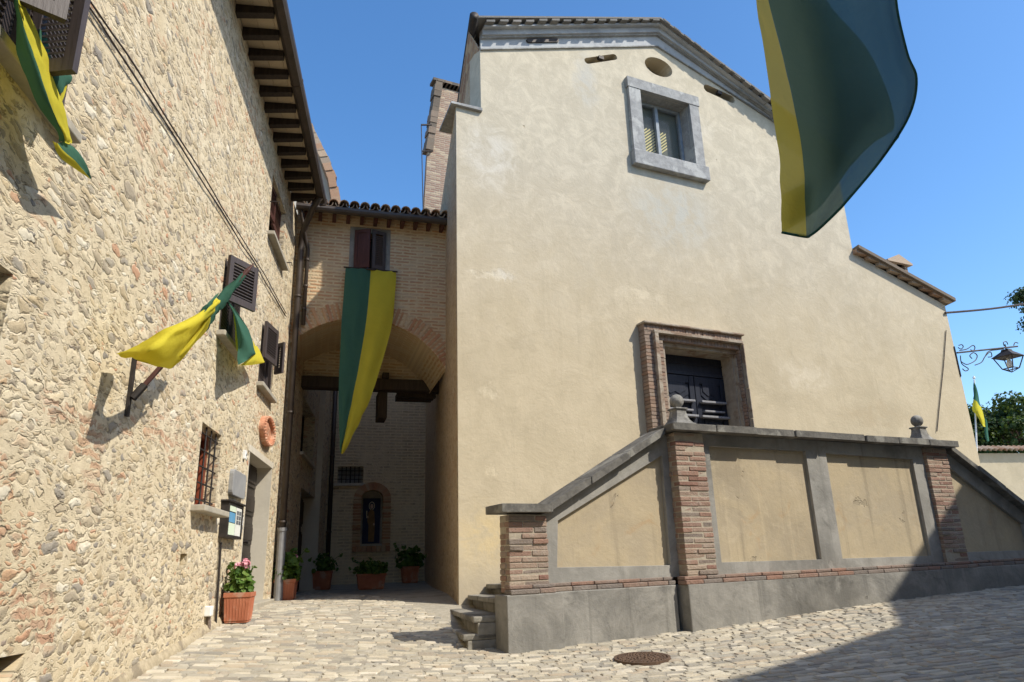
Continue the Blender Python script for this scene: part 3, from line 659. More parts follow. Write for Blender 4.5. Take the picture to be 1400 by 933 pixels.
def ltop(name, label, cat, mb, mat, at, bevel=0, smooth=False):
    return tag(mb.build(name, mat, base=base_of(L, at), bevel=bevel, smooth=smooth), label, cat)
mb = MB()
for k in range(26):
    t0_, t1_ = 3.2+k*.215, 3.2+(k+1)*.215
    if t1_ > dr['t0']-.05: break
    g0, g1 = gz(*L.P(t0_, 0, 0).xy), gz(*L.P(t1_, 0, 0).xy); ha, hb = .06+.04*noise.noise(Vector((t0_*2, 0, 0))), .06+.04*noise.noise(Vector((t1_*2, 0, 0))); wa, wb = .04+.02*noise.noise(Vector((t0_*2, 5, 0))), .04+.02*noise.noise(Vector((t1_*2, 5, 0)))
    mb.add([L.P(t0_, -wa, g0-.1), L.P(t0_, -wa, g0+.01), L.P(t0_, -.012, g0+ha), L.P(t0_, .05, g0+ha), L.P(t1_, -wb, g1-.1), L.P(t1_, -wb, g1+.01), L.P(t1_, -.012, g1+hb), L.P(t1_, .05, g1+hb)], [(0, 1, 5, 4), (1, 2, 6, 5), (2, 3, 7, 6)])
mb.build('mortar_skirting', M['skirt'], house, smooth=True)
# meter plate, bell push, intercom, socket, oval relief
p0, p1 = LT(316, 650), LT(332, 680); tz = LT(322, 663); hw, hh = (LT(333, 665)[0]-LT(316, 655)[0])/2, .135
mb = MB(); rp = []
for (cx, cz, a0) in ((hw-.05, hh-.05, 0), (-hw+.05, hh-.05, 90), (-hw+.05, -hh+.05, 180), (hw-.05, -hh+.05, 270)):
    rp += [(tz[0]+cx+.05*math.cos(R(a0+k*30)), tz[1]+cz+.05*math.sin(R(a0+k*30))) for k in range(4)]
mb.plate(L, rp, -.045, .01)
ltop('meter_cover', 'grey rounded blank metal cover on the wall above the notice board', 'meter cover', mb, M['slate'], L.P(tz[0], 0, tz[1]), .01)
it = LT(326, 716); root = thing('intercom', 'narrow grey intercom panel between the notice board and the dark house door', 'intercom', L, L.P(it[0], 0, it[1]))
mb = MB(); mb.box(L, it[0]-.045, it[0]+.045, -.04, .005, it[1]-.10, it[1]+.10); mb.build('case', M['slate'], root, bevel=.006)
mb = MB(); mb.box(L, it[0]-.03, it[0]+.03, -.044, -.039, it[1]-.02, it[1]+.07); mb.build('name_plate', M['white'], root)
bt = LT(333, 622); root = thing('doorbell', 'tiny white doorbell box high beside the top of the house door', 'doorbell', L, L.P(bt[0], 0, bt[1]))
mb = MB(); mb.box(L, bt[0]-.04, bt[0]+.04, -.03, .005, bt[1]-.05, bt[1]+.05); mb.build('case', M['white'], root, bevel=.006)
mb = MB(); mb.tube([L.P(bt[0], -.038, bt[1]), L.P(bt[0], -.028, bt[1])], .014, 10); mb.build('button', M['slate'], root)
so = LT(281, 836); root = thing('outdoor_socket', 'small white socket box low on the stone wall left of the planter', 'socket', L, L.P(so[0], 0, so[1]))
mb = MB(); mb.box(L, so[0]-.045, so[0]+.045, -.06, .005, so[1]-.045, so[1]+.045); mb.build('case', M['white'], root, bevel=.008)
mb = MB(); mb.tube([L.P(so[0]+.05, -.02, so[1]-.04), L.P(so[0]+.07, -.025, so[1]-.12), L.P(so[0]+.09, -.02, so[1]-.2)], .02, 8); mb.build('conduit_stub', M['redbrick'], root)
# oval terracotta relief
me_ = LT(362, 590); rx, rz = (LT(370, 592)[0]-LT(354, 588)[0])/2, (LT(362, 569)[1]-LT(362, 611)[1])/2
root = thing('terracotta_relief', 'oval terracotta relief plaque high on the stone wall above the house door', 'plaque', L, L.P(me_[0], 0, me_[1]))
mb = MB(); el = [(me_[0]+rx*math.cos(a*math.pi/16), me_[1]+rz*math.sin(a*math.pi/16)) for a in range(32)]
ei = [(me_[0]+.82*rx*math.cos(a*math.pi/16), me_[1]+.82*rz*math.sin(a*math.pi/16)) for a in range(32)]
mb.plate(L, el, -.06, .01, [ei])
for k in range(28):
    a = k*2*math.pi/28; c = L.P(me_[0]+.91*rx*math.cos(a), -.065, me_[1]+.91*rz*math.sin(a)); mb.lathe(c, [(.0, -.02), (.018, -.012), (.022, 0), (.018, .012), (0, .02)], 8)
mb.build('rim', M['medal'], root)
rows = []
for i in range(15):
    v = -1+2*i/14; r_ = []
    for j in range(11):
        u = (-1+2*j/10)*math.sqrt(max(0, 1-v*v*.98)); bulge = .02+.03*math.exp(-((u*1.6)**2+((v-.25)*1.5)**2)*2)+.018*noise.noise(Vector((u*4, v*4, 1)))
        r_.append(L.P(me_[0]+.82*rx*u, -bulge, me_[1]+.82*rz*v))
    rows.append(r_)
mb = MB(); mb.grid(rows); mb.build('relief', M['medal'], root, smooth=True)
# notice board
nb0, nb1 = LT(298, 735), LT(321, 692); tz0, tz1 = nb0[0], LT(322, 700)[0]; z0, z1 = LT(298, 735)[1], LT(303, 686)[1]
root = thing('notice_board', 'black framed glazed notice board with papers on the stone wall beside the door', 'notice board', L, L.P(tz0, 0, z0))
mb = MB(); mb.plate(L, [(tz0, z0), (tz1, z0), (tz1, z1), (tz0, z1)], -.085, .0, [[(tz0+.03, z0+.03), (tz1-.03, z0+.03), (tz1-.03, z1-.03), (tz0+.03, z1-.03)]]); mb.box(L, tz0+.02, tz1-.02, -.072, .002, z0+.02, z1-.02)
mb.box(L, tz0-.02, tz1+.02, -.10, .0, z1, z1+.02); mb.build('frame', M['iron'], root, bevel=.005)
tw = tz1-tz0
for nm, (a, b, c, e), mt in (('poster', (.09, .50, .08, .42), 'papergreen'), ('poster', (.09, .48, .44, .72), 'paperblue'), ('poster', (.10, .50, .75, .92), 'papergreen'), ('poster', (.53, .91, .08, .90), 'paper')):
    mb = MB(); mb.box(L, tz0+tw*a, tz0+tw*b, -.078, -.074, z0+(z1-z0)*c, z0+(z1-z0)*e); po = mb.build(nm, M[mt], root)
    if mt == 'paper':
        mb = MB()
        for i in range(2):
            for jn in range(3):
                ta = tz0+tw*(.57+i*.17); za = z0+(z1-z0)*(.42+.14*jn); mb.box(L, ta, ta+tw*.13, -.081, -.0785, za, za+(z1-z0)*.11)
        mb.build('photo_print', M['ink'], po)
mb = MB(); cpx = [(299, 742), (296, 790), (292, 852)]; mb.tube([L.P(LT(*q)[0], -.02, LT(*q)[1]) for q in cpx], .013, 8)
ltop('conduit_pipe', 'thin dark conduit running down the wall below the notice board', 'pipe', mb, M['iron'], L.P(*[LT(292, 852)[0], 0, LT(292, 852)[1]]))
for dz, lab, nm in ((0, 'upper of two thin black cables slanting across the stone wall', 'a'), (-.055, 'lower of two thin black cables slanting across the stone wall', 'b')):
    pts = []; cps = [(60, -95), (118, 0), (180, 92), (240, 186), (290, 265), (330, 330), (345, 352), (370, 395), (396, 440)]
    for k in range(len(cps)-1):
        for i in range(4):
            f = i/4; x = cps[k][0]*(1-f)+cps[k+1][0]*f; y = cps[k][1]*(1-f)+cps[k+1][1]*f
            t, z = LT(x, y); pts.append(L.P(t, -.018-.006*random.random(), z+dz+.008*math.sin(k*4+i+dz*60)))
    mb = MB(); mb.tube(pts, .006, 6)
    ltop('wall_cable', lab, 'cable', mb, M['cable'], pts[len(pts)//2], smooth=True)['group'] = 'thin cables on the stone house'

# ================================================================== BRICK ARCHWAY BETWEEN HOUSE AND CHURCH
def AT(x, y, off=0): return A.px(x, y, off)
tl = A.loc(meet(A, 0, L.P(0, 0, 0), L.d))[0]; tr = A.loc(ARCHR)[0]
pts = [AT(400, 466), AT(468, 437), AT(541, 445), AT(606, 499)]
mA = np.array([[2*p[0], 2*p[1], 1] for p in pts]); sol = np.linalg.lstsq(mA, np.array([p[0]**2+p[1]**2 for p in pts]), rcond=None)[0]
acx, acz = sol[0], sol[1]; ar = math.sqrt(sol[2]+acx**2+acz**2)
def arz(t, r=None): r = r or ar; return acz + math.sqrt(max(0, r*r-(t-acx)**2))
gw = -.34
ztop = AT(520, 300)[1]
arch = thing('brick_archway', 'brick archway building bridging the passage between the stone house and the church', 'archway', A, A.P((tl+tr)/2, 0, gz(*A.P(1, 0, 0).xy)))
NA = 28; ats = [tl+(tr-tl)*i/NA for i in range(NA+1)]
sw = dict(t0=AT(487, 318)[0], t1=AT(526, 321)[0], z0=AT(486, 367)[1], z1=AT(487, 318)[1])
mb = MB(); mb.plate(A, [(t, arz(t)) for t in ats]+[(tr+.0, ztop+.1), (tl, ztop+.1)], 0, .35, [hole(sw)]); mb.build('front_wall', M['brickwall'], arch)
# voussoir ring
mb = MB(); a0, a1 = math.asin((tl-acx)/ar), math.asin((tr-acx)/ar); nb = int((a1-a0)*(ar+.12)/.072)
for i in range(nb):
    aa = a0+(a1-a0)*(i+.5)/nb; wd_ = .021+random.uniform(-.005, .004); r0_, r1_ = ar+random.uniform(-.004, .006), ar+.29+random.uniform(-.03, .015); d = random.uniform(.006, .02)
    def q(r, s_, y): return A.P(acx+r*math.sin(aa)+s_*math.cos(aa), y, acz+r*math.cos(aa)-s_*math.sin(aa))
    if acx+r1_*math.sin(aa) > tr-.01 or acx+r1_*math.sin(aa) < tl+.01:
        r1_ = min(r1_, (tr-.012-acx)/math.sin(aa)) if math.sin(aa) > 0 else min(r1_, (tl+.012-acx)/math.sin(aa))
    if r1_-r0_ < .04: continue
    mb.hexa([q(r0_, -wd_, -d), q(r0_, wd_, -d), q(r0_, wd_*.9, .05), q(r0_, -wd_*.9, .05), q(r1_, -wd_*1.12, -d), q(r1_, wd_*1.12, -d), q(r1_, wd_*1.1, .05), q(r1_, -wd_*1.1, .05)])
mb.build('arch_ring', M['archbrick'], arch, bevel=.003)
DV = 1.75; OV = .34; zgut = AT(520, 294, -OV)[1]
mb = MB(); mb.grid([[A.P(t, y, arz(t)) for t in ats] for y in (.35, .8, 1.3, DV)]); vb = mb.build('vault', M['vaultbrick'], arch, smooth=True, recalc=False)
bz = (A.px(412, 522, DV-.1)[1]+A.px(593, 528, DV-.1)[1])/2
# lunette wall over the beam, the beam, planked ceiling, joists
trD = A.loc(meet(A, DV, SD.P(0, 0, 0), SD.d))[0]; tlD = A.loc(meet(A, DV, L.P(0, 0, 0), L.d))[0]
mb = MB(); mb.plate(A, [(tlD, bz)]+[(t, max(bz+.02, arz(t)+.02)) for t in ats]+[(trD, bz)], DV, DV+.3); mb.build('lunette_wall', M['vaultbrick'], arch)
mb = MB(); mb.box(A, tlD-.02, trD+.05, DV-.16, DV+.1, bz-.11, bz+.10); mb.build('beam', M['beamwood'], arch, bevel=.015)
trB = B.loc(meet(B, 0, SD.P(0, 0, 0), SD.d))[0]; tlB = B.loc(meet(B, 0, L.P(0, 0, 0), L.d))[0]
BY = B.w(510, 700)
yB = A.loc(B.P((tlB+trB)/2, 0, 0))[1]
mb = MB(); mb.box(A, tlD-2.2, trD+.3, DV+.30, 2.55, bz+.42, bz+.5); mb.box(A, tlD-.1, trD+.3, 2.56, 2.7, bz+.5, zgut+.72); mb.build('passage_ceiling', M['darkwood'], arch)
for k, yy in enumerate((2.0, 2.18, 2.36)):
    if yy > yB-.2: break
    mb = MB(); mb.box(A, trD-.75, trD-.08*(yy-2.0)-.02, yy, yy+.10, bz-.14, bz-.02); mb.build('joist', M['beamwood'], arch, bevel=.008)
mb = MB(); tq = A.px(522, 540, DV)[0]; mb.box(A, tq-.07, tq+.10, DV-.05, DV+.42, bz-.62, bz-.115); mb.build('hanging_post', M['beamwood'], arch, bevel=.01)
mb = MB(); tq = A.px(527, 515, DV-.1)[0]; mb.box(A, tq-.06, tq+.06, DV-.18, DV-.02, bz+.104, bz+.21); mb.build('wedge_block', M['beamwood'], arch, bevel=.006)
# eaves, gutter, tiles

mb = MB(); mb.tube([A.P(tl-.02, -OV, zgut+.01), A.P(tr-.03, -OV, zgut)], .062, 10)
for i in range(5): t = tl+.3+i*(tr-tl-.5)/4; mb.tube([A.P(t-.015, -OV, zgut+.005), A.P(t+.015, -OV, zgut+.005)], .068, 10)
mb.build('gutter', M['gutter'], arch, smooth=False)
for i in range(11):
    t = tl+.14+i*(tr-tl-.24)/10; mb = MB()
    mb.hexa([A.P(t-.03, -OV+.07, zgut-.045), A.P(t+.03, -OV+.07, zgut-.045), A.P(t+.03, .02, zgut-.06), A.P(t-.03, .02, zgut-.06), A.P(t-.03, -OV+.07, zgut+.03), A.P(t+.03, -OV+.07, zgut+.03), A.P(t+.03, .02, zgut+.08), A.P(t-.03, .02, zgut+.08)])
    mb.build('rafter', M['redshutter'], arch, bevel=.004)
mb = MB(); mb.hexa([A.P(tl, -OV+.05, zgut+.03), A.P(tr, -OV+.05, zgut+.03), A.P(tr, 2.75, zgut+.78), A.P(tl, 2.75, zgut+.78), A.P(tl, -OV+.05, zgut+.06), A.P(tr, -OV+.05, zgut+.06), A.P(tr, 2.75, zgut+.82), A.P(tl, 2.75, zgut+.82)])
mb.build('roof_deck', M['soffit'], arch)
def coppo(mb, p0, p1, r, up, n=6, flip=False, seg=.38):
    """one run of half-round clay tiles, overlapping, from the eave p0 up to p1"""
    d = (p1-p0); ln = d.length; d = d/ln; sd = d.cross(up).normalized(); k = int(ln/seg)+1
    for i in range(k):
        a = p0+d*(i*seg-.03); b = p0+d*min(ln, (i+1)*seg+.02); lift = up*.012
        vs = []
        for (c, rr_, lf) in ((a, r, lift), (b, r*.86, Vector((0, 0, 0)))):
            for q_, th in ((1.0, 0), (.86, 1)):
                for j in range(n+1):
                    an = math.pi*j/n; vs.append(c+lf+(sd*math.cos(an)+up*math.sin(an)*(-1 if flip else 1))*rr_*(1-.14*th))
        m_ = n+1; fs = []
        for j in range(n):
            fs += [(j, j+1, 2*m_+j+1, 2*m_+j), (m_+j+1, m_+j, 3*m_+j, 3*m_+j+1), (j+1, j, m_+j, m_+j+1), (2*m_+j, 2*m_+j+1, 3*m_+j+1, 3*m_+j)]
        fs += [(0, 2*m_, 3*m_, m_), (n, m_+n, 3*m_+n, 2*m_+n)]
        mb.add(vs, fs)
mb = MB(); nt_ = 15
for i in range(nt_):
    t = tl+.06+i*(tr-tl-.14)/(nt_-1); p0 = A.P(t, -OV-.02, zgut+.09); p1 = A.P(t, 2.7, zgut+.88)
    up = (p1-p0).cross(A.d).normalized(); up = up if up.z > 0 else -up
    coppo(mb, p0, p1, .085, up)
    coppo(mb, p0+A.d*.095+Vector((0, 0, .02)), p1+A.d*.095+Vector((0, 0, .02)), .07, up, flip=True)
mb.build('roof_tiles', M['tile'], arch)
fo_ = MB(); fo_.plate(A, hole(sw), .2, .25, [[(sw['t0']+.04, sw['z0']+.04), (sw['t1']-.04, sw['z0']+.04), (sw['t1']-.04, sw['z1']-.04), (sw['t0']+.04, sw['z1']-.04)]]); win = fo_.build('window', M['redshutter'], arch)
mb = MB(); mb.box(A, sw['t0']+.01, sw['t1']-.01, .26, .27, sw['z0']+.01, sw['z1']-.01); mb.build('pane', M['darkglass'], win)
wd = (sw['t1']-sw['t0'])/2
louver(A, sw['t0']-.01, sw['z0']-.02, sw['z1']+.02, wd*1.12, 24, 1, -.015, M['redshutter'], win, panelled=True)
louver(A, sw['t1']+.01, sw['z0']-.02, sw['z1']+.02, wd*1.02, 20, -1, -.015, M['shutter'], win)
mb = MB(); mb.plate(A, [(sw['t0']-.10, sw['z0']-.06), (sw['t1']+.10, sw['z0']-.06), (sw['t1']+.10, sw['z1']+.10), (sw['t0']-.10, sw['z1']+.10)], -.006, .02, [hole(sw)]); mb.build('window_surround', M['cement'], arch)
# back wall of the passage with barred window and brick niche
def BT(x, y): return B.px(x, y)
back = thing('passage_back_wall', 'shaded masonry wall closing the passage behind the archway, with a brick shrine niche', 'wall', B, B.P((tlB+trB)/2, 0, gz(*B.P((tlB+trB)/2, 0, 0).xy)))
gwi = dict(t0=BT(462, 640)[0], t1=BT(497, 640)[0], z0=BT(480, 661)[1], z1=BT(480, 638)[1])
nx0, nx1, nzb, nzs = BT(493, 720)[0], BT(523, 720)[0], BT(508, 745)[1], BT(508, 683)[1]
nic = [(nx0, nzb), (nx1, nzb)]+[((nx0+nx1)/2+(nx1-nx0)/2*math.cos(R(a)), nzs+(nx1-nx0)*.42*math.sin(R(a))) for a in range(0, 181, 15)]
mb = MB(); mb.plate(B, [(tlB-.1, -.9), (trB+.1, -.9), (trB+.1, 6.4), (tlB-.1, 6.4)], 0, .35, [hole(gwi), nic]); mb.build('wall', M['backwall'], back)
mb = MB(); mb.plate(B, [(p[0]+(.02 if i else 0), p[1]) for i, p in enumerate([(nx0-.1, nzb-.1), (nx1+.1, nzb-.1), (nx1+.1, nzs+1), (nx0-.1, nzs+1)])], .16, .2); mb.build('niche_back', M['mortar'], back)
mb = MB(); mb.plate(B, hole(gwi), .10, .14, [[(gwi['t0']+.03, gwi['z0']+.03), (gwi['t1']-.03, gwi['z0']+.03), (gwi['t1']-.03, gwi['z1']-.03), (gwi['t0']+.03, gwi['z1']-.03)]]); win = mb.build('window', M['sill'], back)
mb = MB(); mb.box(B, gwi['t0'], gwi['t1'], .15, .16, gwi['z0'], gwi['z1']); mb.build('pane', M['slate'], win)
mb = MB()
for i in range(1, 6): t = gwi['t0']+(gwi['t1']-gwi['t0'])*i/6; mb.tube([B.P(t, .04, gwi['z0']), B.P(t, .04, gwi['z1'])], .011 if i != 3 else .018, 6)
for i in range(1, 4): z = gwi['z0']+(gwi['z1']-gwi['z0'])*i/4; mb.tube([B.P(gwi['t0'], .04, z), B.P(gwi['t1'], .04, z)], .010, 6)
mb.build('grille', M['iron'], win)
mb = MB(); mb.box(B, gwi['t0']-.08, gwi['t1']+.06, -.05, .1, gwi['z0']-.06, gwi['z0']); mb.build('sill', M['jamb'], win)
mb = MB(); bwid = .19
zz = nzb-.02
while zz < nzs:
    for s_, te in ((-1, nx0), (1, nx1)): mb.box(B, min(te, te+s_*bwid)+random.uniform(-.006, .006), max(te, te+s_*bwid)+random.uniform(-.006, .006), -.055+random.uniform(-.005, .005), .06, zz, zz+.058)
    zz += .072
cxn, rxn = (nx0+nx1)/2, (nx1-nx0)/2
for i in range(17):
    aa = R(5+170*i/16); dx, dz = math.cos(aa), math.sin(aa)
    def q(r, s_, y): return B.P(cxn+(rxn+r)*dx-s_*dz, y, nzs+(rxn*.84+r)*dz+s_*dx)
    w_ = .031
    mb.hexa([q(0, -w_, -.055), q(0, w_, -.055), q(0, w_, .06), q(0, -w_, .06), q(bwid, -w_*1.35, -.055), q(bwid, w_*1.35, -.055), q(bwid, w_*1.35, .06), q(bwid, -w_*1.35, .06)])
for k in range(8): t = nx0-bwid+k*(nx1-nx0+2*bwid)/8; mb.box(B, t+.006, t+(nx1-nx0+2*bwid)/8-.006, -.10, .06, nzb-.16, nzb-.03)
mb.build('niche_surround', M['archbrick'], back, bevel=.004)
mb = MB(); mb.box(B, nx0-.0, nx1, -.02, .16, nzb-.025, nzb+.02); mb.build('niche_sill', M['sill'], back)
# the painted saint panel standing in the niche (flat picture, generic figure)
pc, pb, pt = (nx0+nx1)/2, nzb+.03, BT(508, 681)[1]; pw = (nx1-nx0)*.40; ph = pt-pb
root = thing('saint_painting', 'dark painted panel of a haloed saint in a brown robe standing in the brick niche', 'painting', B, B.P(pc, .12, pb))
mb = MB(); mb.box(B, pc-pw, pc+pw, .11, .14, pb, pt); mb.build('panel', M['panelblue'], root)
mb = MB(); mb.plate(B, [(pc-.16*pw*2, pb+.04*ph), (pc+.18*pw*2, pb+.04*ph), (pc+.2*pw*2, pb+.45*ph), (pc+.15*pw*2, pb+.70*ph), (pc+.05*pw*2, pb+.75*ph), (pc-.06*pw*2, pb+.75*ph), (pc-.20*pw*2, pb+.68*ph), (pc-.24*pw*2, pb+.5*ph), (pc-.16*pw*2, pb+.4*ph)], .104, .1098); mb.build('robe', M['robe'], root)
mb = MB(); mb.plate(B, arc(pc, pb+.83*ph, .17*pw*2, .095*ph, 0, 345, 23), .106, .1098, [arc(pc, pb+.83*ph, .14*pw*2, .078*ph, 0, 345, 23)]); mb.build('halo', M['halo'], root)
mb = MB(); mb.plate(B, arc(pc, pb+.82*ph, .085*pw*2, .055*ph, 0, 345, 23), .103, .1098); mb.plate(B, arc(pc-.22*pw*2, pb+.58*ph, .05*pw*2, .025*ph, 0, 330, 11), .102, .1038); mb.plate(B, arc(pc+.14*pw*2, pb+.42*ph, .05*pw*2, .025*ph, 0, 330, 11), .102, .1038); mb.build('face_and_hands', M['skin'], root)
mb = MB(); mb.plate(B, [(pc-.30*pw*2, pb+.56*ph), (pc-.26*pw*2, pb+.56*ph), (pc-.25*pw*2, pb+.72*ph), (pc-.31*pw*2, pb+.72*ph)], .1045, .1098); mb.build('candle', M['halo'], root)
# down pipes
def down(name, fr_pts, r, label, lower=None):
    root = thing(name, label, 'drainpipe', None, fr_pts[-1]); mb = MB(); mb.tube(fr_pts, r, 10)
    n_ = len(fr_pts)
    a, b = Vector(fr_pts[-2]), Vector(fr_pts[-1])
    for f in (.15, .5, .8): c = a*(1-f)+b*f; mb.tube([c+Vector((0, 0, -.02)), c+Vector((0, 0, .02))], r*1.18, 10)
    mb.build('pipe', M['gutter'], root, smooth=True)
    if lower:
        mb = MB(); mb.tube([b, b+Vector((0, 0, lower))], [r*1.3, r*1.25], 12); mb.tube([b+Vector((0, 0, lower)), b+Vector((0, 0, lower+.05))], r*1.45, 12); mb.build('foot_section', M['greymetal'], root, smooth=False)
    return root
pb_ = L.w(374, 822, -.09); pt_ = L.w(403, 330, -.06); zg = gz(pb_.x, pb_.y)
pbx = A.P(tl+.09, -.09, 0); 
down('corner_drainpipe', [L.P(tE-.15, -EV-.0, ZW-.06), L.P(tE+.0, -EV+.12, ZW-.16), A.P(tl+.10, -.12, ztop-.45), A.P(tl+.09, -.10, ztop-.75), A.P(tl+.09, -.09, zg)], .048, 'dark drainpipe with grey cast foot in the corner of house and archway', .95)
down('archway_drainpipe', [A.P(tl+.06, -OV, zgut-.03), A.P(tl+.14, -.16, zgut-.38), A.P(tl+.20, -.08, zgut-.62), A.P(tl+.20, -.06, AT(400, 445)[1])], .032, 'slim copper drainpipe dropping from the archway gutter beside the corner pipe')
down('passage_drainpipe', [B.P(tlB+.10, -.10, 5.6), B.P(tlB+.10, -.10, gz(*B.P(tlB, 0, 0).xy))], .055, 'black drainpipe inside the dark passage at its back left corner')

# ================================================================== THE CHURCH
def FT(x, y, off=0): t, z = F.px(x, y, off); return (t, z)
church = thing('church', 'tall cream plastered church with grey raking cornice and a lower aisle on its right', 'church', F, CORN)
lowL, lowA, lowQ = FT(656.5, 69), FT(897.6, 64.3), FT(1056, 165)
upL, upA, upQ = FT(646.8, 25.7, -.25), FT(902.4, 27.3, -.25), FT(1056, 140, -.25)
tN = FT(1165, 340)[0]                                    # right edge of the nave front
def ext(a, b, t): k = (b[1]-a[1])/(b[0]-a[0]); return (t, a[1]+k*(t-a[0]))
lowR = ext(lowA, lowQ, tN-.02); upR = ext(upA, upQ, tN+.18)
tU = FT(657, 110)[0]; zl = FT(640, 150)[1]; tZ = FT(1290, 410)[0]
asl, asr = FT(1165, 342), FT(1297, 414)
cw_ = dict(zip(('a', 'b', 'c', 'd'), (FT(872, 126.5), FT(937.5, 144.7), FT(949.4, 227.6), FT(880, 213))))
wt0, wt1, wz0, wz1 = (cw_['a'][0]+cw_['d'][0])/2, (cw_['b'][0]+cw_['c'][0])/2, (cw_['c'][1]+cw_['d'][1])/2, (cw_['a'][1]+cw_['b'][1])/2
wo = [FT(854.2, 108.8), FT(950.3, 135.6), FT(964.9, 249.5), FT(863.7, 228.5)]
ot0, ot1, oz0, oz1 = (wo[0][0]+wo[3][0])/2, (wo[1][0]+wo[2][0])/2, (wo[2][1]+wo[3][1])/2, (wo[0][1]+wo[1][1])/2
oc = FT(900.5, 92); orx, orz = (FT(919, 95)[0]-FT(882, 90)[0])/2, .20
ov = arc(oc[0], oc[1], orx, orz, 0, 345, 23)
def slot(x0, y0, x1, y1, h):
    a, b = FT(x0, y0), FT(x1, y1); l = math.hypot(b[0]-a[0], b[1]-a[1]); ux, uz = (b[0]-a[0])/l, (b[1]-a[1])/l
    q = []
    for (c, a0) in ((b, -90), (a, 90)):
        for k in range(7):
            an = R(a0+180*k/6); dx, dz = h*math.cos(an), h*math.sin(an); q.append((c[0]+dx*ux-dz*uz, c[1]+dx*uz+dz*ux))
    return q
sl1, sl2 = slot(803, 83.5, 840, 78, .06), slot(967, 121, 1000, 136, .085)
po0, po1 = FT(886, 500, -.18)[0], FT(1023, 520, -.18)[0]; pzt = (FT(884, 444, -.18)[1]+FT(1016, 458, -.18)[1])/2
dt0, dt1, dzt = FT(907, 500)[0], FT(1002, 492)[0], FT(950, 480)[1]
LAND = .62
zb = CORN.z-.5
outer = [(T0+.16, zb), (tZ, zb), (tZ, asr[1]-.08), (tN, asl[1]-.06), (tN, lowR[1]+.1), (lowA[0], lowA[1]+.12), (tU, lowL[1]+.10), (tU, zl), (T0+.16, zl)]
mb = MB(); mb.box(F, T0, T0+.16, 0, .02, zb, zl); mb.plate(F, outer, 0, .45, [[(wt0, wz0), (wt1, wz0), (wt1, wz1), (wt0, wz1)], ov, sl1, sl2, [(dt0, LAND-.02), (dt1, LAND-.02), (dt1, dzt), (dt0, dzt)]])
mb.build('facade', M['plaster'], church)
mb = MB(); mb.box(F, T0+.7, tN-.6, .72, .8, zb, lowL[1]); mb.build('dark_backing', M['dark'], church)  # dark sheet in place of the unlit nave behind the front
DEEP = 15.0
# side walls and roofs, parallel to the passage
sdv = SD.d*DEEP
def tri_wall(p, z0, z1, m, nm, inward=.4):
    mb = MB(); mb.extrude([Vector((p.x, p.y, z0)), Vector((p.x, p.y, z1)), Vector((p.x, p.y, z1))+F.d*inward, Vector((p.x, p.y, z0))+F.d*inward], sdv); return mb.build(nm, m, church)
s0 = F.P(T0, .022, 0)-F.d*.004
tri_wall(s0, zb-.4, zl-.004, M['rubble_side'], 'side_wall')
tri_wall(F.P(tU, .455, 0), zl, lowL[1]+.0, M['rubble_side'], 'upper_side_wall')
tri_wall(F.P(tZ-.4, .455, 0), zb, asr[1]-.12, M['plaster'], 'right_side_wall')
tri_wall(F.P(tN-.4, .455, 0), asr[1], lowR[1], M['plaster'], 'nave_right_wall')
mb = MB()                                           # little tiled ledge where the front steps in
mb.extrude([F.P(T0-.10, -.06, zl+.0), F.P(tU-.002, -.06, zl+.0), F.P(tU-.002, -.06, zl+.05), F.P(T0-.10, -.06, zl+.035)], F.n*.5+SD.d*.3); mb.build('ledge', M['greystone'], church)
rp = lambda q, y, dz=0: F.P(q[0], y, q[1]+dz)
mb = MB(); up2L = (upL[0]-.02, upL[1]); th = .035
mb.extrude([rp(upL, -.28), rp(upA, -.28), rp(upR, -.28), rp(upR, -.28, th), rp(upA, -.28, th), rp(upL, -.28, th)], SD.d*(DEEP+.3)); mb.build('nave_roof', M['greytile'], church)
mb = MB(); a_ = rp(upL, -.30); mb.tube([a_+Vector((0, 0, .02)), a_+SD.d*(DEEP)+Vector((0, 0, .02))], .075, 10); mb.build('side_gutter', M['iron'], church, smooth=True)
mb = MB(); b_ = F.P(upL[0]+.03, .02, upL[1]-.06); c_ = F.P(tU+.02, .02, lowL[1]-.02); mb.extrude([b_, c_, c_+Vector((0, 0, .05)), b_+Vector((0, 0, .05))], SD.d*(DEEP-1)); mb.build('eave_soffit', M['towerbrick'], church)
# raking cornice: broad fascia, mid moulding, upper moulding, tile edge
def lerp2(a, b, f): return (a[0]+(b[0]-a[0])*f, a[1]+(b[1]-a[1])*f)
U0 = [FT(650, 38)[0], None]
cl = [lowL, lowA, lowR]; 
hgt = [upL[1]-lowL[1]+.0, upA[1]-lowA[1], upR[1]-lowR[1]]
def band(f0, f1, y0, y1, nm, mat):
    mb = MB()
    lo = [(q[0], q[1]+h*f0) for q, h in zip(cl, hgt)]; hi = [(q[0], q[1]+h*f1) for q, h in zip(cl, hgt)]
    mb.plate(F, lo+hi[::-1], y0, y1); return mb.build(nm, M[mat], church)
band(-.02, .045, -.035, .02, 'cornice_fillet', 'greystone')
band(.045, .56, -.022, .02, 'cornice_fascia', 'cornice')
band(.56, .64, -.075, .02, 'cornice_moulding', 'greystone')
band(.64, .90, -.115, .02, 'cornice_cyma', 'cornice')
band(.90, 1.0, -.20, .02, 'cornice_corona', 'cornice')
mb = MB()
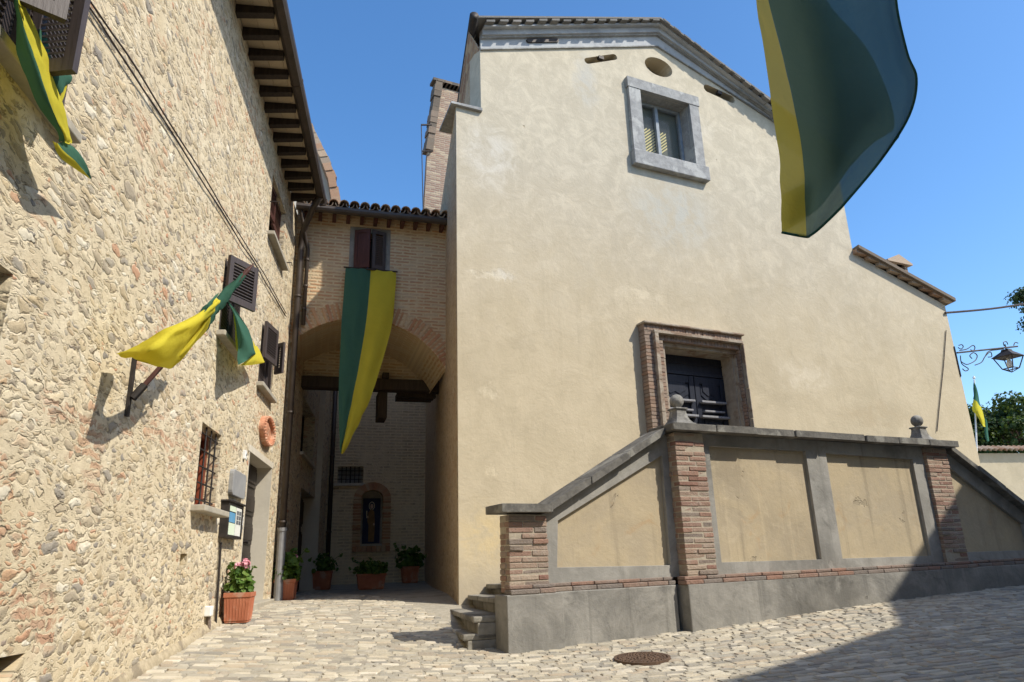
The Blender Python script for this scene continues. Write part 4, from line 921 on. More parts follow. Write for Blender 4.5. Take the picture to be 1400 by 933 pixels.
for (a, b, ha, hb) in ((lowL, lowA, hgt[0], hgt[1]), (lowA, lowR, hgt[1], hgt[2])):
    l = math.hypot(b[0]-a[0], b[1]-a[1]); k = int(l/.24)
    for i in range(k):
        f0, f1 = i/k, (i+.62)/k; h0 = ha+(hb-ha)*f0; h1 = ha+(hb-ha)*f1
        p, q_ = lerp2(a, b, f0), lerp2(a, b, f1); e = random.uniform(-.012, .012)
        mb.plate(F, [(p[0], p[1]+h0-.005), (q_[0], q_[1]+h1-.012), (q_[0], q_[1]+h1+.030), (p[0], p[1]+h0+.030)], -.285+e, .0)
mb.build('verge_tiles', M['greytile'], church)
def dark_slot(q, y, nm='wall_slot'):
    mb = MB(); mb.plate(F, q, y, y+.02); return mb.build(nm, M['dark'], church)
for q in (sl1, sl2): dark_slot(q, .36)
for c in ((721, 58, 760, 57.5), (1037, 134, 1056, 149)):
    q = slot(*c, .035); mb = MB(); mb.plate(F, q, -.05, -.018); mb.build('dark_cornice_slot', M['iron'], church)  # dark plates laid on the cornice for the shaded hollows of slots
mb = MB()
for q in (sl1, sl2):
    cx, cz = sum(p[0] for p in q)/len(q), sum(p[1] for p in q)/len(q); mb.box(F, cx-.05, cx+.05, -.02, .05, cz-.01, cz+.05)
mb.build('tie_anchor', M['iron'], church)
# oculus
mb = MB(); mb.box(F, oc[0]-orx, oc[0]+orx, .34, .36, oc[1]-orz, oc[1]+orz); ocu = mb.build('oculus', M['dark'], church)
mb = MB(); mb.box(F, oc[0]-.012, oc[0]+.012, .28, .31, oc[1]-orz, oc[1]+orz); mb.box(F, oc[0]-orx, oc[0]+orx, .285, .305, oc[1]-.06, oc[1]-.04); mb.build('glazing_bar', M['windowframe'], ocu)
# upper window
sw_ = .0
win = MB(); win.plate(F, [(wt0, wz0), (wt1, wz0), (wt1, wz1), (wt0, wz1)], .20, .27, [[(wt0+.06, wz0+.05), (wt1-.06, wz0+.05), (wt1-.06, wz1-.06), (wt0+.06, wz1-.06)]]); wm = (wt0+wt1)/2-.02
win.box(F, wm-.035, wm+.035, .19, .262, wz0+.05, wz1-.06); win = win.build('window', M['windowframe'], church, bevel=.005)
mb = MB(); mb.box(F, wt0+.02, wt1-.02, .235, .239, wz0+.02, wz1-.02); mb.build('pane', M['clearglass'], win)
mb = MB(); mb.box(F, wt0, wt1, .30, .31, wz0, wz1); mb.build('curtain', M['blind'], win)
mb = MB(); tb1 = wt0+(wt1-wt0)*.70; zz = wz0-.2
while zz < wz0+(wz1-wz0)*.66:
    # yellow slats shaped as the stripes of sunlight in the window's lower left
    a, b = (wt0+.0, zz), (tb1, zz+(tb1-wt0)*.85); h = .030
    def clip(t): return zz+(t-wt0)*.85
    tt0 = wt0+max(0, (wz0+.02-zz)/.85); ztop_ = wz0+(wz1-wz0)*.60; tt1 = min(tb1, wt0+(ztop_-zz)/.85)
    if tt1 > tt0+.02: mb.plate(F, [(tt0, clip(tt0)), (tt1, clip(tt1)), (tt1, clip(tt1)+h), (tt0, clip(tt0)+h)], .275, .285)
    zz += .062
mb.build('sun_stripes', M['sunstripe'], win)
mb = MB(); mb.plate(F, [(ot0, wz1), (ot1, wz1), (ot1, oz1), (ot0, oz1)], -.09, .001); mb.box(F, wt0, wt1, .002, .19, wz1-.006, wz1-.001); mb.build('lintel', M['greystone'], win, bevel=.012)
for a, b in ((ot0+.02, wt0), (wt1, ot1-.02)): mb = MB(); mb.box(F, a, b, -.08, .001, wz0+.002, wz1-.002); mb.box(F, *((wt0+.001, wt0+.008) if a < wt0 else (wt1-.008, wt1-.001)), .002, .19, wz0+.001, wz1-.007); mb.build('jamb', M['greystone'], win, bevel=.012)
mb = MB(); mb.box(F, ot0-.01, ot1+.02, -.12, .001, oz0, wz0); mb.build('sill', M['greystone'], win, bevel=.012)
# portal: stepped brick and stone mouldings round a dark double door
WL_, WR_, WT_ = dt0-po0, po1-dt1, pzt-dzt
def ring(f0, f1, y0, course, mat, name):
    """one order of the portal, between the fractions f0 and f1 of the way from the outer edge to the opening"""
    mb = MB(); z = LAND; zi = pzt-WT_*f1; zo = pzt-WT_*f0
    a0, a1, b0, b1 = po0+WL_*f0, po0+WL_*f1, po1-WR_*f1, po1-WR_*f0
    while z < zi-.01:
        h = min(course, zi-z)
        for a, b in ((a0, a1), (b0, b1)):
            e = random.gauss(0, .003); e2 = random.gauss(0, .002); mb.box(F, a+e2, b+e2, y0+e, .001, z, z+h-.005)
        z += course
    n_ = max(1, int((b1-a0)/course)) if course < .2 else 1
    for i in range(n_):
        a = a0+(b1-a0)*i/n_; b = a0+(b1-a0)*(i+1)/n_; e = random.gauss(0, .003); mb.box(F, a, b-.004, y0+e, .001, zi, zo+random.gauss(0, .002))
    return mb.build(name, M[mat], church, bevel=.005)
ring(0, .34, -.16, .058, 'portalbrick', 'portal_outer_order')
ring(.34, .50, -.23, .5, 'portalstone', 'portal_roll_moulding')
ring(.50, .80, -.15, .058, 'portalbrick', 'portal_inner_order')
ring(.80, .998, -.07, .6, 'portalstone', 'portal_fillet')
mb = MB(); mb.box(F, po0-.02, po1+.02, -.21, .001, pzt, pzt+.035); mb.build('portal_drip', M['portalstone'], church, bevel=.01)
mb = MB(); mb.box(F, dt0+.001, dt0+.02, .002, .26, LAND, dzt-.021); mb.box(F, dt1-.02, dt1-.001, .002, .26, LAND, dzt-.021); mb.box(F, dt0+.001, dt1-.001, .002, .26, dzt-.02, dzt-.001); mb.build('portal_reveal', M['portalstone'], church)
dm = FT(947, 520, .30)[0]; dh = dzt-LAND
for a, b in ((dt0, dm-.008), (dm+.008, dt1)):
    mb = MB(); mb.box(F, a, b, .30, .36, LAND, dzt-.34)
    w_ = b-a
    mb.box(F, a, a+.10, .27, .301, LAND, dzt-.35); mb.box(F, b-.10, b, .27, .301, LAND, dzt-.35)
    zz1 = FT(945, 549, .2)[1]
    mb.box(F, a+.10, b-.10, .275, .301, dzt-.47, dzt-.35); mb.box(F, a+.10, b-.10, .275, .301, LAND, LAND+.2)
    sc_ = [(a+.12, zz1+.14), (a+.12+w_*.2, zz1+.05), (a+.12+(w_-.24)*.5, zz1+.10), (b-.12-w_*.2, zz1+.05), (b-.12, zz1+.14), (b-.12, dzt-.50), (a+.12, dzt-.50)]
    mb.plate(F, sc_, .285, .302); mb.plate(F, [(p[0]*.8+(a+b)/2*.2, p[1]*.85+(zz1+.55)*.15) for p in sc_], .272, .286)
    mb.box(F, a+.14, b-.14, .28, .301, LAND+.25, zz1-.25); mb.box(F, a+.2, b-.2, .265, .281, LAND+.31, zz1-.31)
    dl = mb.build('door_leaf', M['churchdoor'], church, bevel=.005)
    mb = MB(); mb.box(F, a+.06, b-.06, .20, .301, zz1-.0, zz1+.035); mb.box(F, a+.12, b-.10, .22, .301, zz1-.15, zz1-.12); mb.box(F, a+.03, b-.03, .19, .301, zz1-.25, zz1-.215); mb.build('door_ledge', M['sunlit_ledge'], dl, bevel=.006)
mb = MB(); mb.box(F, dt0, dt1, .29, .36, dzt-.335, dzt); mb.box(F, dt0, dt1, .26, .291, dzt-.34, dzt-.29); mb.box(F, dt0, dt1, .27, .291, dzt-.15, dzt-.12); mb.build('door_transom', M['churchdoor'], church, bevel=.004)
# aisle roof with its stepped verge, chimney
dirA = Vector((asr[0]-asl[0], asr[1]-asl[1])); nst = 9
mb = MB(); a0_, a1_ = F.P(asl[0], -.16, asl[1]-.02), F.P(asr[0], -.16, asr[1]-.02)
mb.extrude([a0_, a1_, a1_+Vector((0, 0, .07)), a0_+Vector((0, 0, .07))], SD.d*DEEP); mb.build('aisle_roof', M['darktile'], church)
mb = MB()
for i in range(nst):
    f0, f1 = i/nst, (i+.97)/nst; p, q_ = lerp2(asl, asr, f0), lerp2(asl, asr, f1)
    mb.plate(F, [(p[0], p[1]-.01), (p[0], p[1]-.09), (q_[0], q_[1]-.14+.11), (q_[0], q_[1]-.015)], -.10, .0)
mb.build('aisle_verge', M['tile'], church)
ch0, ch1 = F.px(1217, 372, 1.2), F.px(1243, 378, 1.2); zc0 = F.px(1230, 376, 1.2)[1]; zc1 = F.px(1230, 362, 1.2)[1]; zc2 = F.px(1231, 351, 1.2)[1]
mb = MB(); ct0, ct1 = ch0[0], ch1[0]; cd = (ct1-ct0)
hz = [(ct0+cd*.45, zc1-.30), (ct0+cd*.85, zc1-.30), (ct0+cd*.85, zc1-.04), (ct0+cd*.45, zc1-.04)]
mb.plate(F, [(ct0, zc0-.4), (ct1, zc0-.4), (ct1, zc1), (ct0, zc1)], 1.2, 1.2+cd*.9, [[(p[0]*1-.0, p[1]+.04) for p in hz]]); chim = mb.build('chimney', M['towerbrick'], church)
mb = MB(); mb.plate(F, [(ct0-.10, zc1), (ct1+.10, zc1), (ct1+.10, zc1+.04), ((ct0+ct1)/2, zc2), (ct0-.10, zc1+.04)], 1.12, 1.28+cd*.9); mb.build('chimney_cap', M['tile'], chim)
mb = MB(); mb.box(F, ct0+.03, ct1-.03, 1.2+cd*.5, 1.2+cd*.55, zc0-.3, zc1-.02); mb.build('flue', M['dark'], chim)
# bell wall / transept rising behind the side eave
tb = 5.2; X0 = SD.P(CORN.dot(SD.d)+tb, 0, 0)
TW = Fr(64.5, 0); kk = 15.5; rrx = ray(582, 285); Q = rrx*(kk/rrx.y); TW.perp = Q.dot(TW.n)
def TT(x, y): return TW.px(x, y)
mb = MB(); pl = [TT(579, 300), TT(584, 215), TT(596, 118), TT(640, 118), TT(640, 300)]
mb.plate(TW, [(pl[0][0], pl[0][1]-1.5), pl[0], pl[1], pl[2], (pl[2][0]+2.5, pl[2][1]), (pl[2][0]+2.5, pl[0][1]-1.5)], 0, .12); mb.build('transept_wall', M['towerbrick'], church)  # brick kept dark in colour for the shade of its own eaves
mb = MB()
q0, q1 = TT(580, 206), TT(594, 112)
for i in range(13):
    f0, f1 = i/13, (i+1.1)/13; p, q_ = lerp2(q0, q1, f0), lerp2(q0, q1, f1); e = random.uniform(-.02, .02)
    mb.plate(TW, [(p[0]+.02+e, p[1]), (q_[0]+.02+e, q_[1]), (q_[0]+.20, q_[1]), (p[0]+.20, p[1])], -.10+e, .2)
q2 = (TT(640, 110)[0], q1[1])
for i in range(9):
    p, q_ = lerp2(q1, q2, i/9), lerp2(q1, q2, (i+1)/9); e = random.uniform(-.012, .012); mb.plate(TW, [(p[0]-.06, p[1]-.02), (q_[0], q_[1]-.02), (q_[0], q_[1]+.06+e), (p[0]-.06, p[1]+.06+e)], -.10+e, .2)
mb.build('transept_verge', M['darktile'], church)
# iron bracket and rod beside it
a, b, c = TW.w(590, 171, -.2), TW.w(576, 171, -.2), TW.w(579, 300, -.2)
mb = MB(); mb.tube([a, b], .025, 6); mb.tube([b, Vector((c.x, c.y, c.z-.2))], .012, 6); e1 = TW.w(592, 207, -.2); e2 = TW.w(577.5, 207, -.2); mb.tube([e1, e2], .02, 6); mb.build('iron_bracket', M['iron'], church)

# ================================================================== THE ENTRANCE STAIR
stair = thing('entrance_stair', 'double entrance stair of the church with brick piers, ochre panels and dark stone coping', 'stair', S, S.P(2.8, 0, gz(*S.P(2.8, 0, 0).xy)))
def ST(x, y, off=0): return S.px(x, y, off)
def bandz(t): return -.262+(t-2.87)*.0082           # the brick string course climbs slightly
ZC = 1.305; CT = .078; SL = .5575
PX = dict(p1=(2.85, 3.25), p2=(4.82, 5.21), p3=(8.88, 9.30), p4=(10.92, 11.32))
def slz(t, side):                                   # underside of the sloping coping
    return ZC - (4.80-t)*SL if side < 0 else ZC - (t-9.38)*SL
def frame_section(t0, t1, y, top, holes, nm='wall_section'):
    mb = MB(); mb.plate(S, [(t0, bandz(t0)+.06), (t1, bandz(t1)+.06)]+top, y, y+.2, holes); o = mb.build(nm, M['framecement'], stair, bevel=.004)
    for h in holes:
        c = MB(); xs_ = [p[0] for p in h]; zs_ = [p[1] for p in h]
        c.plate(S, [(p[0], p[1]) for p in h], y+.045, y+.16); c.build('panel', M['panel'], o)
    return o
yl, ym, yr = .08, 0.0, .06
hL = [ST(*q, yl) for q in ((762, 776), (763, 712), (905, 623), (917, 773))]
frame_section(3.24, 4.84, yl, [(4.84, ZC-.02), (4.79, ZC-.02), (3.24, slz(3.24, -1)-.0)], [[hL[0], hL[3], hL[2], hL[1]]])
hA = [ST(*q) for q in ((988, 769), (1125, 765), (1100, 617), (968, 610))]; hB = [ST(*q) for q in ((1148, 764), (1275, 760), (1246, 628), (1133, 620))]
def sq(h): return [((h[0][0]+h[3][0])/2, h[0][1]), ((h[1][0]+h[2][0])/2, h[1][1]), ((h[1][0]+h[2][0])/2, h[2][1]), ((h[0][0]+h[3][0])/2, h[3][1])]
frame_section(5.20, 8.89, ym, [(8.89, ZC), (5.20, ZC)], [sq(hA), sq(hB)])
hC = [ST(*q, yr) for q in ((1322, 758), (1397, 759), (1397, 702), (1301, 635))]
tc0, tc1 = 9.45, 10.80
frame_section(9.29, 10.95, yr, [(10.95, slz(10.95, 1)), (9.38, ZC), (9.29, ZC)], [[(tc0, bandz(10)+.17), (tc1, bandz(10)+.17), (tc1, slz(tc1, 1)-.20), (tc0, slz(tc0, 1)-.20)]])
def pier(t0, t1, y0, y1, z0, z1, course=.053):
    mb = MB(); z = z0; k = 0
    while z < z1-.02:
        h = min(course, z1-z); cut = t0+(t1-t0)*(.36 if k % 2 else .66)+random.uniform(-.03, .03)
        cy = y0+(y1-y0)*(.5 if k % 2 else .35)
        for a, b in ((t0, cut-.004), (cut+.004, t1)):
            for c, d in ((y0, cy-.004), (cy+.004, y1)):
                e = [random.gauss(0, .0035) for _ in range(6)]
                zt = z+h-.008+random.uniform(-.004, .003)
                mb.hexa([S.P(a+e[0], c+e[1], z+e[4]*.5), S.P(b+e[2], c+e[1]+e[3]*.6, z+e[5]*.5), S.P(b+e[2], d+e[3], z), S.P(a+e[0], d+e[3], z),
                         S.P(a+e[0]+e[4]*.5, c+e[1]+e[5]*.7, zt), S.P(b+e[2]+e[5]*.5, c+e[1], zt), S.P(b+e[2], d+e[3], zt), S.P(a+e[0], d+e[3], zt)])
        z += course; k += 1
    o = mb.build('pier', M['brick'], stair, bevel=.007)
    mb = MB(); mb.box(S, t0+.005, t1-.005, y0+.006, y1-.006, z0, z1-.005); mb.build('pier_core', M['mortar'], o)
    return o
pier(*PX['p1'], -.02, .19, bandz(3), .435); pier(*PX['p2'], -.06, .22, bandz(5)+.02, ZC-.005); pier(*PX['p3'], -.05, .22, bandz(9)+.02, ZC-.005); pier(*PX['p4'], -.02, .19, bandz(11), .435)
# coping
def coping(poly_y, nm='coping'):
    pass
mb = MB()
def slab(pts, y0, y1, th):                           # pts (t,z) along the underside, split in uneven stones
    for (a, b) in zip(pts, pts[1:]):
        l = math.hypot(b[0]-a[0], b[1]-a[1]); k = max(1, round(l/.62))
        for i in range(k):
            p, q = lerp2(a, b, i/k), lerp2(a, b, (i+1)/k); e = random.uniform(-.014, .014); dz = random.uniform(-.005, .005); g_ = .002
            mb.plate(S, [(p[0]+g_, p[1]+dz), (q[0]-g_, q[1]+dz), (q[0]-g_, q[1]+th+dz+random.uniform(-.004, .004)), (p[0]+g_, p[1]+th+dz)], y0+e, y1)
slab([(2.74, .445), (3.28, .445)], -.12, .28, CT); slab([(3.28, slz(3.28, -1)+.0), (4.74, slz(4.74, -1))], -.03, .33, CT)
slab([(4.745, ZC), (9.42, ZC)], -.155, .30, CT); slab([(9.425, slz(9.425, 1)), (10.90, slz(10.9, 1))], -.05, .33, CT); slab([(10.9, .445), (11.43, .445)], -.12, .28, CT)
mb.build('coping', M['darkstone'], stair, bevel=.012)
mb = MB()
def bandstrip(t0, t1, y, dz0, dz1, proud):
    t = t0
    while t < t1-.02:
        l = min(random.uniform(.22, .30), t1-t); e = random.uniform(-.006, .006)
        mb.hexa([S.P(t, y-proud+e, bandz(t)+dz0), S.P(t+l-.006, y-proud+e, bandz(t+l)+dz0), S.P(t+l-.006, y+.1, bandz(t+l)+dz0), S.P(t, y+.1, bandz(t)+dz0),
                 S.P(t, y-proud+e, bandz(t)+dz1), S.P(t+l-.006, y-proud+e, bandz(t+l)+dz1), S.P(t+l-.006, y+.1, bandz(t+l)+dz1), S.P(t, y+.1, bandz(t)+dz1)])
        t += l
for (a, b, y) in ((2.83, 3.30, -.03), (3.30, 4.74, yl), (4.76, 9.34, -.06), (9.34, 10.9, yr), (10.88, 11.35, -.03)):
    bandstrip(a, b, y, .034, .066, .02); bandstrip(a, b, y, -.012, .030, .045)
mb.build('string_course', M['redbrick'], stair, bevel=.008)
def plinth(t0, t1, y):
    mb = MB(); mb.plate(S, [(t0, -1.3), (t1, -1.3), (t1, bandz(t1)-.012), (t0, bandz(t0)-.012)], y, .20); return mb.build('plinth', M['cement'], stair, bevel=.01)
plinth(2.79, 3.36, -.075); plinth(3.362, 4.72, -.02+.03); plinth(4.77, 9.40, -.115); plinth(9.402, 10.86, 0.0); plinth(10.862, 11.42, -.075)
# steps: uneven stone slabs from the pier back to the church wall
FY = F.perp-S.perp
kF = [T0-.16, T0-.12, T0+.15, T0+.40]; kz = [-.60, -.455, -.31, -.19]
kF += [T0+.43+.27*i for i in range(1, 7)]; kz += [-.19+.135*i for i in range(1, 7)]
for i in range(len(kF)):
    tF, z = kF[i], kz[i]; tS = tF-.62-(.06 if i == 0 else 0); nx = .62
    ys0, ys1 = .205, FY-.015
    zl_, zr_ = z-.055, z+.0
    if i == 0: zl_ = z-.09
    mb = MB()
    def P3(t, y, zz): return S.P(t, y, zz)
    th_ = .055
    mb.hexa([P3(tS-.045, ys0, zr_-th_), P3(tF-.045, ys1, zl_-th_), P3(tF+nx, ys1, zl_-th_), P3(tS+nx, ys0, zr_-th_), P3(tS-.04, ys0, zr_), P3(tF-.04, ys1, zl_), P3(tF+nx, ys1, zl_), P3(tS+nx, ys0, zr_)])
    o = mb.build('step', M['stepstone'], stair, bevel=.014)
    mb = MB(); zb0 = kz[i-1]-.05 if i else -1.0
    mb.hexa([P3(tS+.0, ys0, zb0), P3(tF+.05, ys1, zb0-.08), P3(tF+nx, ys1, zb0-.08), P3(tS+nx, ys0, zb0), P3(tS+.0, ys0, zr_-th_-.001), P3(tF+.02, ys1, zl_-th_-.001), P3(tF+nx, ys1, zl_-th_-.001), P3(tS+nx, ys0, zr_-th_-.001)])
    mb.build('riser', M['stepstone'], o, bevel=.01)
mb = MB(); t_l = kF[-1]-.1
mb.hexa([S.P(t_l-.5, .281, -1), S.P(9.2, .281, -1), S.P(9.2, FY-.02, -1), S.P(t_l+.1, FY-.02, -1), S.P(t_l-.5, .281, LAND-.01), S.P(9.2, .281, LAND-.01), S.P(9.2, FY-.02, LAND-.01), S.P(t_l+.1, FY-.02, LAND-.01)])
mb.build('landing', M['stepstone'], stair)
for i in range(9):
    mb = MB(); mb.box(S, 9.2+i*.27, 9.2+(i+1)*.27+.02, .285, FY-.02, -1.0, LAND-.02-(i+1)*.135); mb.build('step', M['stepstone'], stair, bevel=.012)
# ball finials
for tt, px0 in ((5.00, 931), (9.00, 1253)):
    mb = MB(); c = S.P(tt, .07, ZC+CT)
    def sqr(prof):
        vs = []; fs = []
        for r, z in prof:
            for a in (45, 135, 225, 315): vs.append(c+(S.d*math.cos(R(a))+S.n*math.sin(R(a)))*r*1.414+Vector((0, 0, z)))
        for i in range(len(prof)-1):
            for k in range(4): fs.append((i*4+k, i*4+(k+1) % 4, (i+1)*4+(k+1) % 4, (i+1)*4+k))
        fs += [(3, 2, 1, 0), tuple(range(len(prof)*4-4, len(prof)*4))]
        mb.add(vs, fs)
    sqr([(.135, 0), (.135, .025), (.115, .035), (.092, .065), (.075, .11), (.066, .16), (.066, .185), (.082, .19), (.082, .205), (.06, .21)])
    fi = mb.build('finial', M['finialstone'], stair, bevel=.006)
    mb = MB(); rb = .078; mb.lathe(c+Vector((0, 0, .29)), [(.045, -.085)]+[(rb*math.cos(R(a)), rb*math.sin(R(a))) for a in range(-60, 91, 15)], 20); mb.build('ball', M['finialstone'], fi, smooth=True)

# ================================================================== SMALL THINGS ON THE GROUND
mc = gpx(878, 902); rm = .30*(gpx(917, 902)-gpx(839, 902)).length/.60
mh = thing('manhole_cover', 'round rusty cast iron manhole cover set in the stone paving', 'manhole cover', None, (mc.x, mc.y, mc.z))
gx_, gy_ = (gz(mc.x+.3, mc.y)-mc.z)/.3, (gz(mc.x, mc.y+.3)-mc.z)/.3
def gpt(r, a, dz): x, y = mc.x+r*math.cos(a), mc.y+r*math.sin(a); return Vector((x, y, mc.z+gx_*(x-mc.x)+gy_*(y-mc.y)+dz))
mb = MB(); n_ = 40
for r0_, r1_, z in ((0, rm*.86, .016), (rm*.90, rm, .020)):
    vs = [gpt(r, 2*math.pi*k/n_, dz) for (r, dz) in ((r0_ or .001, z), (r1_, z), (r1_, -.05), (r0_ or .001, -.05)) for k in range(n_)]
    mb.add(vs, [(i*n_+k, i*n_+(k+1) % n_, ((i+1) % 4)*n_+(k+1) % n_, ((i+1) % 4)*n_+k) for i in range(4) for k in range(n_)])
mb.build('plate', M['castiron'], mh)
mb = MB()
for ring_, cnt in ((.15, 6), (.32, 14), (.5, 22), (.68, 30), (.80, 36)):
    for k in range(cnt):
        a = 2*math.pi*k/cnt+ring_*3; d_ = .012
        vs = [gpt(ring_*rm+dr_, a+da/ (ring_*rm), dz) for dz, s_ in ((.015, 1), (.023, .8)) for (dr_, da) in ((-d_*s_, -d_*s_), (d_*s_, -d_*s_), (d_*s_, d_*s_), (-d_*s_, d_*s_))]
        mb.add(vs, [(3, 2, 1, 0), (4, 5, 6, 7)]+[(i, (i+1) % 4, 4+(i+1) % 4, 4+i) for i in range(4)])
mb.build('raised_pattern', M['castiron'], mh)

def leaves(mb, c, rx, ry, rz, n, size, seed, low=-.3):
    r_ = random.Random(seed)
    for _ in range(n):
        while True:
            v = Vector((r_.uniform(-1, 1), r_.uniform(-1, 1), r_.uniform(low, 1)))
            if .25 < v.length < 1.0 + .12*noise.noise(v*2.2+Vector((seed, 0, 0)))*3: break
        p = c+Vector((v.x*rx, v.y*ry, v.z*rz)); s_ = size*r_.uniform(.6, 1.25)
        nr = (v.normalized()+Vector((r_.gauss(0, .6), r_.gauss(0, .6), r_.gauss(.5, .5)))).normalized(); a = nr.orthogonal().normalized(); b = nr.cross(a); ph = r_.uniform(0, 6.28)
        ring_ = []
        for k in range(6):
            an = ph+k*math.pi/3; rr_ = s_*(1 if k % 2 else .86); ring_.append(p+(a*math.cos(an)+b*math.sin(an))*rr_+nr*(.16*s_*(1 if k % 2 else -.5)))
        mb.add([p-nr*.12*s_]+ring_, [(0, 1+k, 1+(k+1) % 6) for k in range(6)])
def planter(px_, py_, wpx, hpx, label, fr, long=1.0, plant_px=30, plant_w=1.0, flowers=(), seed=1, shape='square', rot=0.0, push=0):
    g_ = gpx(px_, py_); g_ = g_ + Vector((0, push, 0)); g_.z = gz(g_.x, g_.y)
    dist = ray(px_, py_); sc_ = (g_.dot(AX[2]))/FPX; w_ = wpx*sc_*.5*.80; h_ = hpx*sc_*1.02; d_ = w_/long
    root = thing('terracotta_planter', label, 'planter', fr, g_, 'terracotta planters with geraniums along the passage')
    y_ = L.loc(g_)[1]
    if y_ > -w_-.03: g_ = g_-L.n*(y_+w_+.03); g_.z = gz(g_.x, g_.y); MATS_fix = Matrix.Translation(g_+Vector((0, 0, EYE))) @ fr.rot; root.matrix_world = MATS_fix; MATS[root.name] = MATS_fix
    ex = fr.d*math.cos(rot)+fr.n*math.sin(rot); ey = -fr.d*math.sin(rot)+fr.n*math.cos(rot)
    d_ = min(d_, w_)
    def lv(k, z): return [g_+ex*sx*w_*k+ey*sy*(d_+w_*(k-1))+Vector((0, 0, z)) for sx, sy in ((-1, -1), (1, -1), (1, 1), (-1, 1))]
    prof = [(.80, .0), (.80, .06), (.84, .065), (.94, .84), (1.0, .845), (1.0, 1.0), (.93, 1.0), (.90, .86)]
    mb = MB(); vs = []; fs = []
    for k, z in prof: vs += lv(k, z*h_)
    n_ = len(prof)
    for i in range(n_-1):
        for k in range(4): fs.append((i*4+k, i*4+(k+1) % 4, (i+1)*4+(k+1) % 4, (i+1)*4+k))
    fs.append((3, 2, 1, 0)); mb.add(vs, fs)
    for side in range(4):                              # vertical fluting on the sides
        for i in range(7):
            f = (i+1)/8; a0_, a1_ = lv(.84, .07*h_), lv(.935, .82*h_)
            pa = a0_[side]*(1-f)+a0_[(side+1) % 4]*f; pb2 = a1_[side]*(1-f)+a1_[(side+1) % 4]*f; mb.tube([pa, pb2], w_*.030, 6)
    pot = mb.build('pot', M['terracotta'], root, bevel=.004)
    mb = MB(); mb.add(lv(.92, .90*h_), [(0, 1, 2, 3)]); mb.build('soil', M['soil'], root)
    top = g_+Vector((0, 0, h_)); ph_ = plant_px*sc_
    mb = MB(); leaves(mb, top+Vector((0, 0, ph_*.22)), w_*plant_w, max(d_, w_*.6)*plant_w, ph_*.72, int(260*max(1, long)), ph_*.13, seed)
    r_ = random.Random(seed)
    for k in range(9):                                # straggling shoots that reach out of the clump
        e = Vector((r_.uniform(-1.3, 1.3)*w_*plant_w, r_.uniform(-1.1, 1.1)*max(d_, w_*.6), ph_*r_.uniform(.35, 1.15))); leaves(mb, top+e, ph_*.12, ph_*.12, ph_*.12, 5, ph_*.10, seed*31+k, low=-1); mb.tube([top+Vector((e.x*.3, e.y*.3, -.03)), top+e*.6+Vector((0, 0, ph_*.08)), top+e], .005, 4)
    for k in range(14):
        e = Vector((r_.uniform(-.7, .7)*w_, r_.uniform(-.7, .7)*d_, ph_*r_.uniform(.3, .8))); mb.tube([top+Vector((e.x*.4, e.y*.4, -.03)), top+e], .005, 4)
    mb.build('plant', M['leaf'], root, recalc=False)
    for (fx, fy, fz) in flowers:
        mb = MB(); c = top+ex*fx*w_+ey*fy*d_+Vector((0, 0, fz*ph_))
        mb.tube([top+Vector((0, 0, ph_*.1)), c], .004, 5)
        for k in range(26):
            v = Vector((r_.gauss(0, 1), r_.gauss(0, 1), r_.gauss(0, 1))).normalized(); p = c+v*.042; a = v.orthogonal().normalized(); b = v.cross(a)
            mb.add([p-v*.01]+[p+(a*math.cos(q*1.2566)+b*math.sin(q*1.2566))*.02 for q in range(5)], [(0, 1+q, 1+(q+1) % 5) for q in range(5)])
        mb.build('flower_head', M['flower'], root, recalc=False)
    return root
planter(325, 851, 45, 38, 'sunlit terracotta planter with pink geraniums beside the house door', L, 1.0, 36, 1.0, [(-.15, -.3, 1.02), (.0, -.2, 1.08), (.55, .1, .80), (.1, .3, .95)], 3)
planter(388, 821, 36, 27, 'shaded planter at the foot of the corner drainpipe, nearer of two by the passage door', L, 1.0, 36, 1.35, [(.3, -.6, .8), (.9, -.4, .55)], 5)
planter(422, 807, 32, 24, 'shaded planter behind another one, right beside the black passage drainpipe', L, 1.0, 24, 1.6, [], 8)
planter(507, 806, 50, 20, 'long low trough planter under the brick shrine niche', A, 2.2, 18, 1.2, [], 11)
planter(560, 797, 29, 21, 'small planter in the far right corner of the passage beside the church wall', A, 1.0, 26, 1.6, [], 14)

for (wx, wy, hpx, lab) in ((1126, 829, 14, 'small green weed sprouting at the foot of the stair plinth, right of the middle'), (1000, 852, 6, 'tiny weed tuft in the joint under the stair plinth, near the brick pier')):
    g_ = gpx(wx, wy); sc_ = g_.dot(AX[2])/FPX; wr_h = hpx*sc_; root = thing('weed', lab, 'weed', None, g_)
    mb = MB(); r_ = random.Random(wx)
    for k in range(22):
        a = r_.uniform(0, 6.28); d_ = Vector((math.cos(a), math.sin(a), 0)); h_ = wr_h*r_.uniform(.5, 1.1); p0 = g_+d_*.01; p1 = g_+d_*wr_h*r_.uniform(.15, .5)+Vector((0, 0, h_)); sd_ = Vector((-d_.y, d_.x, 0))*wr_h*.09
        mb.add([p0, (p0+p1)*.5+sd_+Vector((0, 0, h_*.1)), p1, (p0+p1)*.5-sd_+Vector((0, 0, h_*.1))], [(0, 1, 2, 3)])
    mb.build('blades', M['leaf'], root, recalc=False)

